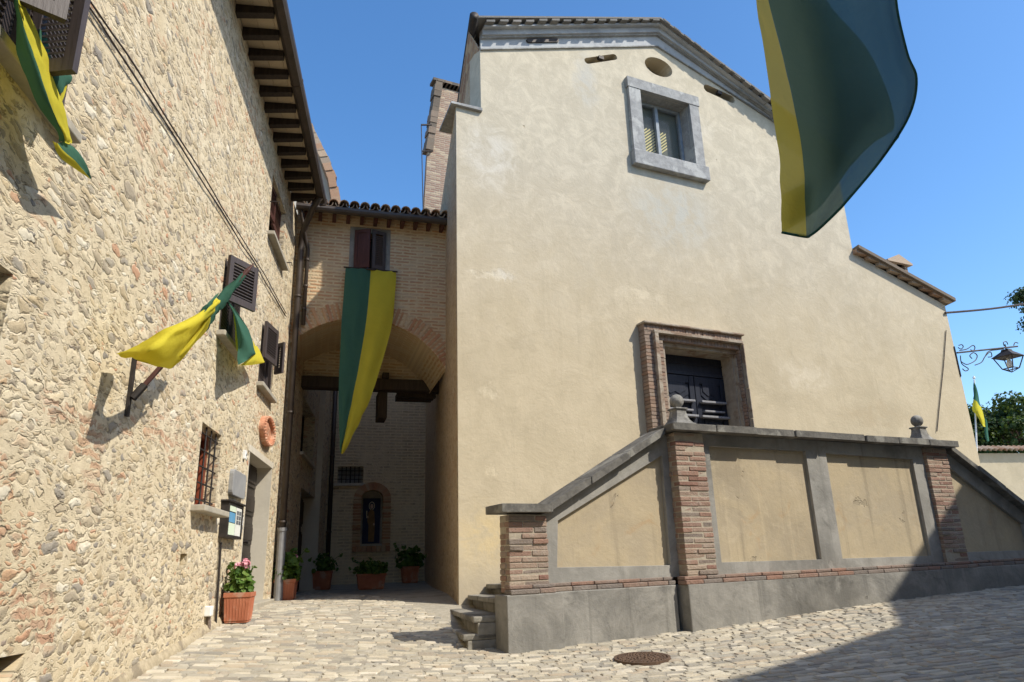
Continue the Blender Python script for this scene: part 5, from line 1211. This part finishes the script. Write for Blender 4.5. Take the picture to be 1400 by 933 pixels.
# ================================================================== FLAGS
def spl(P, n):                                      # Catmull-Rom through a list of vectors
    out = []; m_ = len(P)
    for i in range(m_-1):
        p0, p1, p2, p3 = P[max(0, i-1)], P[i], P[i+1], P[min(m_-1, i+2)]
        for k in range(n):
            t = k/n; out.append(.5*((2*p1)+(p2-p0)*t+(2*p0-5*p1+4*p2-p3)*t*t+(3*p1-p0-3*p2+p3)*t**3))
    out.append(P[-1].copy()); return out
def cloth(rows, nu=5, nv=5, split=None, wr=.01, seed=0, mb=None, m0=0, m1=1):
    """rows: lists of points across the flag; split = index of the column where green turns to yellow"""
    rr_ = [spl([Vector(p) for p in r], nu) for r in rows]
    cols = [spl([r[j] for r in rr_], nv) for j in range(len(rr_[0]))]
    nr = len(cols[0]); g_ = [[cols[j][i] for j in range(len(cols))] for i in range(nr)]
    for i in range(nr):
        for j in range(len(g_[0])):
            a = g_[min(i+1, nr-1)][j]-g_[max(i-1, 0)][j]; b = g_[i][min(j+1, len(g_[0])-1)]-g_[i][max(j-1, 0)]
            n_ = a.cross(b); n_ = n_.normalized() if n_.length > 1e-9 else Vector((0, 0, 0))
            g_[i][j] = g_[i][j]+n_*wr*(noise.noise(Vector((i*.22+seed, j*.45, seed*3.1)))*1.6+.35*noise.noise(Vector((i*.55+seed*2, j*1.1, seed*1.7))))
    mb = mb or MB(); sp = split*nu if split is not None else 10**6
    mb.grid(g_, mfun=lambda i, j: m0 if j < sp else m1); return mb
def LP(x, y, o): return L.w(x, y, -o)
def AP(x, y, o): return A.w(x, y, -o)
# banner over the arch
bn = thing('arch_banner', 'long green and yellow banner hanging from the shuttered window over the arch', 'banner', A, AP(507, 369, .2))
rows = []
for (l, s_, r_, o) in (((472.5, 366), (507, 369), (541.5, 372), .10), ((470, 400), (504.5, 402), (540, 402), .16), ((467, 440), (500.5, 441), (536.5, 441), .22), ((464.5, 490), (492.5, 490), (524, 490), .27), ((463, 540), (482.5, 541), (507.5, 541), .31), ((463.5, 580), (474, 582), (489, 582), .33), ((465.5, 618), (466.4, 620), (468, 621), .34)):
    lm = ((l[0]+s_[0])/2, (l[1]+s_[1])/2); rm_ = ((s_[0]+r_[0])/2, (s_[1]+r_[1])/2)
    rows.append([AP(*l, o), AP(*lm, o+.02), AP(*s_, o-.015), AP(*rm_, o+.03), AP(*r_, o-.02)])
cloth(rows, 4, 6, 2, .022, 1).build('cloth', [M['green'], M['yellow']], bn, smooth=True, recalc=False)
mb = MB(); mb.tube([AP(470, 365.5, .10), AP(543.5, 372, .10)], .014, 8); mb.tube([AP(489, 368, .10), AP(489, 367, -.1)], .01, 6); mb.tube([AP(524, 371, .10), AP(524, 370, -.1)], .01, 6); mb.build('hanging_rod', M['darkwood'], bn)
# flag wound round a pole on the stone house
pf = thing('pole_flag', 'yellow and green flag wound around a slanting pole fixed to the stone house wall', 'flag', L, L.w(180, 545))
PB, PT = LP(181, 545, .03), LP(343, 365, .64)
def pole(f, off=Vector((0, 0, 0))): return PB*(1-f)+PT*f+off
mb = MB(); mb.tube([PB, pole(.97)], .017, 10); mb.tube([pole(.97), pole(1.03)], [.017, .003], 10); mb.build('pole', M['redshutter'], pf, smooth=False)
mb = MB(); mb.box(L, L.loc(PB)[0]-.02, L.loc(PB)[0]+.02, -.02, .002, L.loc(PB)[2]-.12, L.loc(PB)[2]+.30)
mb.tube([PB, PB+(PT-PB)*.09], .026, 10); c = L.P(L.loc(PB)[0], -.01, L.loc(PB)[2]+.27); mb.tube([c, pole(.22)], .006, 6); mb.build('bracket', M['iron'], pf)
fr_of = lambda x, y: None
def PX_(x, y, f, d=0.0):                             # a point near the pole: same depth as the pole at fraction f, d nearer the street
    p = pole(f); o = -L.loc(p)[1]+d*.5; return LP(x, y, o)
mb = MB()
# green part twisted tightly round the pole
rows = []
for i in range(19):
    f = .50+.43*i/18; c = pole(f); ax = (PT-PB).normalized(); a = ax.orthogonal().normalized(); b = ax.cross(a); rad = .035*(1-.5*i/18)+.022*(1-i/18)
    rows.append([c+(a*math.cos(2*math.pi*k/12)+b*math.sin(2*math.pi*k/12))*rad*(1+.35*math.sin(3*2*math.pi*k/12+i*.9)) for k in range(13)])
mb.grid(rows, mfun=lambda i, j: 0)
rows = [[PX_(300, 408, .74, .05), PX_(297, 418, .70, .08), PX_(283, 432, .64, .07), PX_(277, 446, .60, .04)],
        [PX_(272, 427, .62, .10), PX_(270, 440, .60, .16), PX_(266, 455, .55, .13), PX_(262, 463, .52, .04)],
        [PX_(226, 451, .50, .08), PX_(236, 462, .50, .18), PX_(248, 478, .46, .15), PX_(246, 488, .43, .04)],
        [LP(186, 470, .14), PX_(202, 480, .42, .14), PX_(222, 494, .40, .13), PX_(234, 501, .36, .04)],
        [LP(157, 482, .08), LP(175, 488, .17), PX_(200, 496, .36, .11), PX_(228, 503, .33, .03)]]
cloth(rows, 5, 5, None, .018, 4, mb, m0=1)
rows = [[PX_(300, 408, .74, .05), PX_(290, 426, .68, .10), PX_(285, 445, .62, .05)], [PX_(285, 428, .66, .06), PX_(280, 445, .60, .11), PX_(274, 462, .55, .05)],
        [PX_(262, 460, .54, .06), PX_(258, 475, .50, .10), PX_(252, 488, .46, .05)], [PX_(240, 486, .44, .05), PX_(238, 495, .40, .08), PX_(234, 503, .36, .05)]]
cloth(rows, 4, 4, None, .012, 9, mb, m0=1)
rows = [[PX_(300, 400, .76, .05), PX_(292, 414, .70, .09), PX_(289, 432, .66, .05)], [PX_(289, 410, .70, .08), PX_(282, 424, .66, .12), PX_(277, 441, .60, .06)], [PX_(278, 424, .66, .08), PX_(274, 434, .62, .125), PX_(270, 446, .58, .07)]]
cloth(rows, 4, 4, None, .012, 12, mb, m0=0)
mb.build('cloth', [M['green'], M['yellow']], pf, smooth=True, recalc=False)
# flag knotted in the middle window of the house
wf = thing('window_flag', 'green and yellow flag hanging twisted out of the middle shuttered window', 'flag', L, LP(325, 480, .15))
rows = [[LP(309, 411, .02), LP(311, 412, .04), LP(313, 413, .02)], [LP(316, 424, .10), LP(320, 425, .13), LP(324, 427, .08)], [LP(322, 444, .16), LP(328, 444, .22), LP(336, 446, .14)],
        [LP(325, 468, .20), LP(336, 465, .27), LP(346, 470, .17)], [LP(325, 488, .22), LP(341, 482, .28), LP(349, 484, .18)], [LP(325.5, 499, .22), LP(337, 493, .27), LP(348, 482, .18)]]
mb = cloth(rows, 4, 4, None, .01, 3)
rows = [[LP(318, 421, .09), LP(319, 424, .08), LP(322, 430, .07)], [LP(320, 440, .12), LP(322, 440, .10), LP(324, 442, .09)], [LP(322, 462, .15), LP(325, 460, .14), LP(328, 460, .12)], [LP(324, 480, .17), LP(330, 480, .16), LP(334, 480, .14)]]
cloth(rows, 3, 4, None, .008, 6, mb, m0=1)
rows = [[LP(346, 466, .16), LP(349, 472, .17), LP(351, 474, .15)], [LP(346, 480, .175), LP(352, 484, .19), LP(357, 484, .16)], [LP(333, 496, .21), LP(347, 494, .21), LP(361, 494, .17)], [LP(326, 499.5, .21), LP(343, 499.5, .2), LP(361, 496, .17)]]
cloth(rows, 3, 4, None, .006, 8, mb, m0=1)
mb.build('cloth', [M['green'], M['yellow']], wf, smooth=True, recalc=False)
# flag draped over the sill of the nearest window
nf = thing('near_window_flag', 'green and yellow flag draped over the sill of the nearest shuttered window, top left', 'flag', L, LP(80, 190, .15))
rows = [[LP(12, -40, .10), LP(18, -40, .13), LP(24, -38, .13), LP(30, -36, .12)], [LP(17, 5, .11), LP(24, 4, .16), LP(28, 4, .16), LP(33, 6, .13)], [LP(24, 60, .13), LP(36, 56, .19), LP(45, 54, .19), LP(54, 52, .14)], [LP(30, 95, .15), LP(48, 92, .21), LP(58, 90, .20), LP(68, 88, .15)],
        [LP(52, 140, .17), LP(66, 138, .22), LP(75, 140, .21), LP(84, 142, .17)], [LP(76, 180, .17), LP(84, 182, .20), LP(91, 184, .20), LP(97, 186, .17)], [LP(82, 193, .17), LP(87, 193, .19), LP(93, 195, .19), LP(99, 197, .17)]]
mb = cloth(rows, 4, 5, 1.25, .010, 2)
rows = [[LP(52, 40, .06), LP(58, 42, .09), LP(63, 46, .06)], [LP(50, 70, .10), LP(62, 74, .13), LP(72, 92, .10)], [LP(62, 100, .13), LP(76, 98, .16), LP(95, 102, .12)], [LP(76, 130, .14), LP(82, 126, .16), LP(92, 115, .13)]]
cloth(rows, 4, 4, None, .010, 7, mb, m0=0)
rows = [[LP(95, 103, .12), LP(93, 106, .12)], [LP(92, 120, .13), LP(86, 122, .14)], [LP(84, 142, .15), LP(80, 136, .15)]]
cloth(rows, 3, 4, None, .004, 5, mb, m0=1)
rows = [[LP(72, 193, .17), LP(78, 196, .18), LP(87, 194, .17)], [LP(82, 215, .17), LP(88, 208, .19), LP(100, 200, .17)], [LP(98, 228, .17), LP(106, 224, .18), LP(114, 220, .16)], [LP(122, 244, .15), LP(124, 245, .15), LP(125, 246, .15)]]
cloth(rows, 4, 4, 1, .008, 15, mb, m0=1, m1=0)
mb.build('cloth', [M['green'], M['yellow']], nf, smooth=True, recalc=False)
# big flag overhead, close to the camera, hanging from a pole on the house across the street
DF_ = 2.45
def GP_(x, y, d=0.0):
    r = ray(x, y); return r*((DF_+d)/r.y)
bf = thing('overhead_flag', 'large green and yellow flag seen from below in the shade, upper right', 'flag', None, GP_(1130, -160))
rows = [[GP_(1020, -150, .0), GP_(1026, -150, .02), GP_(1085, -150, .08), GP_(1150, -150, .02), GP_(1200, -150, -.08), GP_(1232, -150, -.05)],
        [GP_(1028, -60, .0), GP_(1038, -60, .02), GP_(1095, -60, .08), GP_(1160, -60, .02), GP_(1205, -60, -.08), GP_(1229, -60, -.05)],
        [GP_(1034, 0, .0), GP_(1050, 0, .02), GP_(1105, 0, .09), GP_(1165, 0, .03), GP_(1205, 0, -.08), GP_(1225, 0, -.04)],
        [GP_(1046, 80, .0), GP_(1071, 80, .03), GP_(1125, 80, .10), GP_(1180, 80, .02), GP_(1222, 75, -.08), GP_(1240, 72, -.04)],
        [GP_(1056, 150, .0), GP_(1087, 150, .04), GP_(1140, 150, .11), GP_(1195, 140, .02), GP_(1238, 125, -.06), GP_(1253, 108, -.03)],
        [GP_(1065, 215, .01), GP_(1097, 212, .05), GP_(1140, 212, .11), GP_(1182, 205, .04), GP_(1222, 185, -.02), GP_(1243, 158, -.01)],
        [GP_(1067, 265, .01), GP_(1100, 262, .05), GP_(1130, 262, .09), GP_(1160, 255, .05), GP_(1185, 242, .02), GP_(1205, 218, .01)],
        [GP_(1069, 318, .02), GP_(1101, 324, .04), GP_(1108, 322, .05), GP_(1120, 313, .04), GP_(1138, 296, .03), GP_(1150, 284, .02)]]
hemp = spl([r[-1] for r in rows], 6)+spl([p for p in rows[-1][::-1]], 4)
mb = cloth(rows, 6, 6, 1, .006, 5, m0=1, m1=0)
rows = [[GP_(1034, -150, 0.24), GP_(1085, -150, 0.28), GP_(1110, -150, 0.20)], [GP_(1042, -60, 0.24), GP_(1095, -60, 0.28), GP_(1120, -60, 0.20)], [GP_(1050, 0, 0.23), GP_(1100, 0, 0.28), GP_(1130, 0, 0.22)], [GP_(1072, 80, 0.23), GP_(1130, 70, 0.29), GP_(1182, 62, 0.22)],
        [GP_(1086, 145, 0.23), GP_(1150, 140, 0.29), GP_(1211, 120, 0.16)], [GP_(1096, 208, 0.22), GP_(1160, 195, 0.27), GP_(1223, 176, 0.14)], [GP_(1100, 258, 0.21), GP_(1150, 235, 0.24), GP_(1196, 190, 0.15)], [GP_(1101, 298, 0.18), GP_(1125, 280, 0.20), GP_(1150, 245, 0.16)]]
cloth(rows, 5, 5, None, .006, 21, mb, m0=0)
rows = [[GP_(1068, 268, .06), GP_(1100, 250, .10)], [GP_(1068, 300, .05), GP_(1101, 280, .08)], [GP_(1070, 318, .045), GP_(1101, 300, .07)]]
cloth(rows, 4, 4, None, .004, 23, mb, m0=1)
mb.build('cloth', [M['green_thin'], M['yellow_thin']], bf, smooth=True, recalc=False)
mb = MB(); mb.tube(hemp, .005, 6); mb.build('hem', M['green'], bf, smooth=True)
e0 = GP_(1232, -150, -.05); e1 = GP_(1020, -150, 0)
mb = MB(); mb.tube([e1+Vector((0, 0, .02))+(e1-e0)*.08, e0+Vector((0, 0, .02)), e0+(e0-e1)*2.6+Vector((.6, -.7, -.5))], .018, 8); mb.build('pole', M['darkwood'], bf)

# ================================================================== LANTERN, WIRES, THINGS BEYOND THE CHURCH
def FP(x, y, o=0.0): return F.w(x, y, -o)
ln = thing('wall_lantern', 'black wrought iron lantern on a scrolled bracket at the right corner of the church', 'lantern', F, FP(1304, 476))
OB = .02
def BP(x, y): return F.w(x, y, -OB)
mb = MB(); w0, w1_ = F.px(1303, 469), F.px(1312, 530)
tcn = tZ+.01
def BR(t, z): return F.P(t, -.03, z)
zA = F.px(1306, 483)[1]; tE2 = F.px(1389, 474)[0]; zE = F.px(1387, 474)[1]; sc_ = (tE2-tcn)/83
mb.tube([BR(tcn-.0, zA), BR(tE2, zE)], .018, 8)
mb.box(F, tcn-.03, tcn-.012, -.02, .0, zA-.50, zA+.14)
def scroll(c, r, a0_, a1_, tail=None):
    pts_ = []
    for k in range(25):
        f = k/24; a = R(a0_+(a1_-a0_)*f); rr_ = r*(1-.72*f); pts_.append(BR(c[0]+rr_*math.cos(a), c[1]+rr_*math.sin(a)))
    if tail: pts_ = [BR(*q) for q in tail]+pts_
    mb.tube(pts_, .010, 6)
def bp(x, y): q = F.px(x, y); return (q[0], q[1])
def crv(lst, r_=.010): mb.tube(spl([BR(*bp(*q)) for q in lst], 5), r_, 6)
crv([(1309, 473), (1313, 472), (1315, 475), (1312, 478), (1308, 476)]); crv([(1310, 480), (1320, 478), (1328, 473), (1331, 476), (1329, 480), (1325, 479)])
crv([(1312, 495), (1320, 499), (1331, 494), (1334, 487), (1329, 483), (1324, 487), (1327, 491)]); crv([(1311, 487), (1313, 498), (1322, 505), (1318, 508), (1314, 505)])
crv([(1331, 500), (1340, 496), (1345, 488), (1352, 482), (1354, 488), (1349, 489)]); crv([(1345, 488), (1350, 481), (1362, 479), (1370, 478)]); crv([(1371, 474), (1370, 469), (1374, 468), (1376, 472)]); crv([(1384, 473), (1386, 469), (1390, 470)])
mb.build('bracket', M['iron'], ln)
lc = BR(*bp(1376.5, 490)); LTp = bp(1376, 476); zt, zm_, zb_ = bp(1376, 485)[1], bp(1376, 489)[1], bp(1377, 509)[1]
W1, W0_ = .27, .13
mb = MB(); mb.tube([Vector((lc.x, lc.y, zE)), Vector((lc.x, lc.y, zt+.10))], .014, 6)
cor = []
def cn(r, z, k): a = R(45+90*k); return Vector((lc.x, lc.y, 0))+(F.d*math.cos(a)+F.n*math.sin(a))*r*1.2+Vector((0, 0, z))
for k in range(4):
    mb.tube([cn(W1*.86, zm_, k), cn(W0_, zb_+.08, k)], .012, 6); mb.tube([cn(W1*.86, zm_, k), cn(W1*.86, zm_, (k+1) % 4)], .011, 6); mb.tube([cn(W0_, zb_+.08, k), cn(W0_, zb_+.08, (k+1) % 4)], .011, 6); mb.tube([cn(W0_, zb_+.08, k), Vector((lc.x, lc.y, zb_))], .009, 6)
vs = [cn(W1, zm_+.0, k) for k in range(4)]+[cn(W1*.35, zt+.06, k) for k in range(4)]+[cn(W1*.3, zt+.10, k) for k in range(4)]
mb.add(vs, [(i, (i+1) % 4, 4+(i+1) % 4, 4+i) for i in range(4)]+[(4+i, 4+(i+1) % 4, 8+(i+1) % 4, 8+i) for i in range(4)]+[(8, 9, 10, 11), (3, 2, 1, 0)])
lb = mb.build('lamp_cage', M['iron'], ln)
mb = MB(); mb.lathe(Vector((lc.x, lc.y, zm_-.02)), [(.03, 0), (.035, -.05), (.06, -.12), (.05, -.19), (.02, -.22)], 12); mb.build('bulb', M['lampglass'], ln, smooth=True)
mb = MB(); c0, c1 = F.w(1292, 428, -.03), F.w(1420, 405, -.03)
pts_ = [c0*(1-k/14)+(c1+(c1-c0)*.6)*(k/14)+Vector((0, 0, -.12*math.sin(math.pi*k/14))) for k in range(15)]
mb.tube(pts_, .022, 6); tag(mb.build('overhead_cable', M['cable'], base=base_of(F, c0)), 'dark overhead cable running from the church corner across the sky', 'cable')
mb = MB(); mb.tube([FP(1293.5, 452, .02), FP(1290, 500, .02), FP(1285, 548, .02), FP(1281, 590, .02)], .009, 6); tag(mb.build('facade_cable', M['cable'], base=base_of(F, FP(1285, 548))), 'thin dark cable running down the church front near its right corner', 'cable')
# boundary wall with tile coping
BWF = Fr(80, 26)
def WT(x, y): return BWF.px(x, y)
wl, wr_ = WT(1325, 626), WT(1400, 614); bwall = thing('boundary_wall', 'low plastered boundary wall with clay tile coping beyond the church', 'wall', BWF, BWF.P(wl[0]+2, 0, gz(*BWF.P(wl[0]+2, 0, 0).xy)))
zt_ = WT(1370, 620)[1]
mb = MB(); mb.box(BWF, wl[0]-1, wr_[0]+9, 0, .4, -1.2, zt_); mb.build('wall', M['plaster'], bwall)
mb = MB()
k = 0; t = wl[0]-1
while t < wr_[0]+9:
    p0 = BWF.P(t, -.22, zt_+.06); p1 = BWF.P(t, .3, zt_+.28); up = (p1-p0).cross(BWF.d).normalized(); up = up if up.z > 0 else -up
    coppo(mb, p0, p1, .12, up, seg=.6); t += .25
mb.build('tile_coping', M['tile'], bwall)
# far flag on a pole
ff = thing('far_flag', 'small green and yellow flag on a white pole beyond the right corner of the church', 'flag', None, BWF.w(1337, 640, -2.5))
def FF(x, y, o=2.5): return BWF.w(x, y, -o)
mb = MB(); mb.tube([FF(1337, 660), FF(1332, 520)], .03, 8); mb.lathe(FF(1331.6, 517), [(.02, -.06), (.06, 0), (.02, .08)], 8); mb.build('pole', M['white'], ff)
rows = [[FF(1331.8, 523), FF(1333, 524, 2.6), FF(1334.5, 526)], [FF(1331, 535), FF(1334, 536, 2.6), FF(1338, 540)], [FF(1330, 545), FF(1335, 549, 2.65), FF(1341, 556)]]
mb = cloth(rows, 3, 4, None, .03, 2, m0=0)
rows = [[FF(1330, 545), FF(1335, 549, 2.65), FF(1341, 556)], [FF(1329, 562), FF(1336, 564, 2.7), FF(1344, 568)], [FF(1337, 566), FF(1341, 576, 2.7), FF(1347, 580)], [FF(1341, 578), FF(1344, 583, 2.65), FF(1348, 584)]]
cloth(rows, 3, 4, None, .03, 4, mb, m0=1)
rows = [[FF(1345, 570, 2.4), FF(1347, 572, 2.5), FF(1349.5, 576, 2.4)], [FF(1346, 588, 2.4), FF(1348, 590, 2.5), FF(1351, 590, 2.4)], [FF(1348, 602, 2.4), FF(1350, 604, 2.5), FF(1352, 603, 2.4)]]
cloth(rows, 3, 4, None, .02, 6, mb, m0=0)
mb.build('cloth', [M['green'], M['yellow']], ff, smooth=True, recalc=False)
# trees
def treeobj(name, label, base, crown, radii, n, size, mat, th, blobs, seed):
    root = thing(name, label, 'tree', None, base)
    mb = MB(); b = Vector(base); c = Vector(crown); r_ = random.Random(seed)
    mb.tube([b+Vector((0, 0, -.3)), b*.6+c*.4, c], [th, th*.75, th*.35], 10)
    for k in range(7):
        e = c+Vector((r_.uniform(-.7, .7)*radii[0], r_.uniform(-.7, .7)*radii[1], r_.uniform(-.3, .7)*radii[2])); s_ = b*.35+c*.65; mb.tube([s_, (s_+e)*.5+Vector((0, 0, .2)), e], [th*.4, th*.28, th*.1], 6)
    mb.build('trunk', M['bark'], root)
    mb = MB()
    for k in range(blobs):
        while True:
            v = Vector((r_.uniform(-1, 1), r_.uniform(-1, 1), r_.uniform(-.8, 1)))
            if .3 < v.length < 1: break
        q = c+Vector((v.x*radii[0], v.y*radii[1], v.z*radii[2])); s_ = r_.uniform(.22, .38)
        leaves(mb, q, radii[0]*s_, radii[1]*s_, radii[2]*s_, n//blobs, size, seed*50+k, low=-1)
    mb.build('crown', M[mat], root, recalc=False)
    return root
def at(x, y, d): r = ray(x, y); return r*(d/r.y)
c_ = at(1392, 586, 38); treeobj('broadleaf_tree', 'dense dark green tree rising behind the boundary wall', Vector((c_.x, c_.y, gz(c_.x, c_.y))), c_, (2.9, 2.2, 1.7), 11000, .09, 'treeleaf', .25, 46, 4)
c_ = at(1352, 585, 40); treeobj('broadleaf_tree', 'darker lower tree between the church corner and the far flag', Vector((c_.x, c_.y, gz(c_.x, c_.y))), at(1352, 592, 40), (1.9, 1.8, 1.3), 6500, .085, 'treeleaf', .2, 30, 6)
c_ = at(1456, 415, 24); treeobj('pine_tree', 'pine crown entering the picture at the right edge against the sky', Vector((c_.x+.3, c_.y, gz(c_.x, c_.y))), c_, (1.45, 1.4, 1.1), 12000, .04, 'pineleaf', .22, 40, 9)
# neighbouring gable behind the archway roof
NG = Fr(74, A.perp+4.5)
def NT(x, y): return NG.px(x, y)
nb = thing('neighbour_house', 'pale gable with tiled verge showing above the archway roof, left', 'house', NG, NG.P(NT(440, 280)[0], 0, gz(-3, 16)))
pv_ = [NT(425, 178), NT(433, 197), NT(446, 222), NT(457, 250), NT(464, 290)]
mb = MB(); mb.plate(NG, [(NT(380, 300)[0], -.6), (pv_[-1][0]-.1, -.6), (pv_[-1][0]-.1, pv_[-1][1])]+[(p[0]-.12, p[1]) for p in pv_[-2::-1]]+[(NT(380, 300)[0], pv_[0][1])], 0, 3); mb.build('wall', M['jamb'], nb)
mb = MB()
for a, b in zip(pv_, pv_[1:]):
    for i in range(3):
        p, q_ = lerp2(a, b, i/3), lerp2(a, b, (i+1.05)/3); e = random.uniform(-.02, .02); mb.plate(NG, [(p[0]-.16, p[1]), (q_[0]-.16, q_[1]), (q_[0]+.03+e, q_[1]+.05), (p[0]+.03+e, p[1]+.05)], -.22+e, 3)
mb.build('verge', M['tile'], nb)
# houses across the street, out of the picture: they throw the shade on the street at the right
def back_project(g_, H): k = (H-g_.z)/(-LIGHT.z); return g_ - LIGHT*k
HZ = 7.0
gA, gB, gC = gpx(985, 933), gpx(1228, 855), gpx(1228, 820)
wD = S.w(1310, 672)
eA, eB, eC, eD = [back_project(p, HZ) for p in (gA, gB, gC, wD)]
d1_ = (eA-eB).normalized(); d2_ = (eD-eB).normalized()
def prism(name, label, pts_, z0, z1):
    root = thing(name, label, 'house', None, Vector((sum(p.x for p in pts_)/len(pts_), sum(p.y for p in pts_)/len(pts_), z0)))
    mb = MB(); mb.extrude([Vector((p.x, p.y, z0)) for p in pts_], Vector((0, 0, z1-.12-z0))); mb.build('wall', M['caster'], root)
    mb = MB(); mb.extrude([Vector((p.x, p.y, z1-.12)) for p in pts_], Vector((0, 0, .12))); mb.build('roof', M['tile'], root)
far = Vector((math.sin(R(SUN_AZ)), math.cos(R(SUN_AZ)), 0))*7
e2_ = eB+d2_*((eD-eB).length+3.2)
prism('street_house', 'ochre house across the street whose eaves shade the paving', [eB, eB+d1_*4.0, eB+d1_*4.0+far, eB+far], -1.5, HZ)
prism('street_house', 'added taller house block out of view that shades the overhead flag', [eB+d1_*4.003, eB+d1_*12, eB+d1_*12+far, eB+d1_*4.003+far], -1.5, HZ+1.5)  # unseen block, added to keep the sun off the overhead flag
prism('street_house', 'ochre house further up the street whose eaves shade the right end of the stair', [eB, eB+far, e2_+far, e2_], -1.5, HZ-.004)
print('eaves', eA, eB, eD, 'pole', (PT-PB).length)
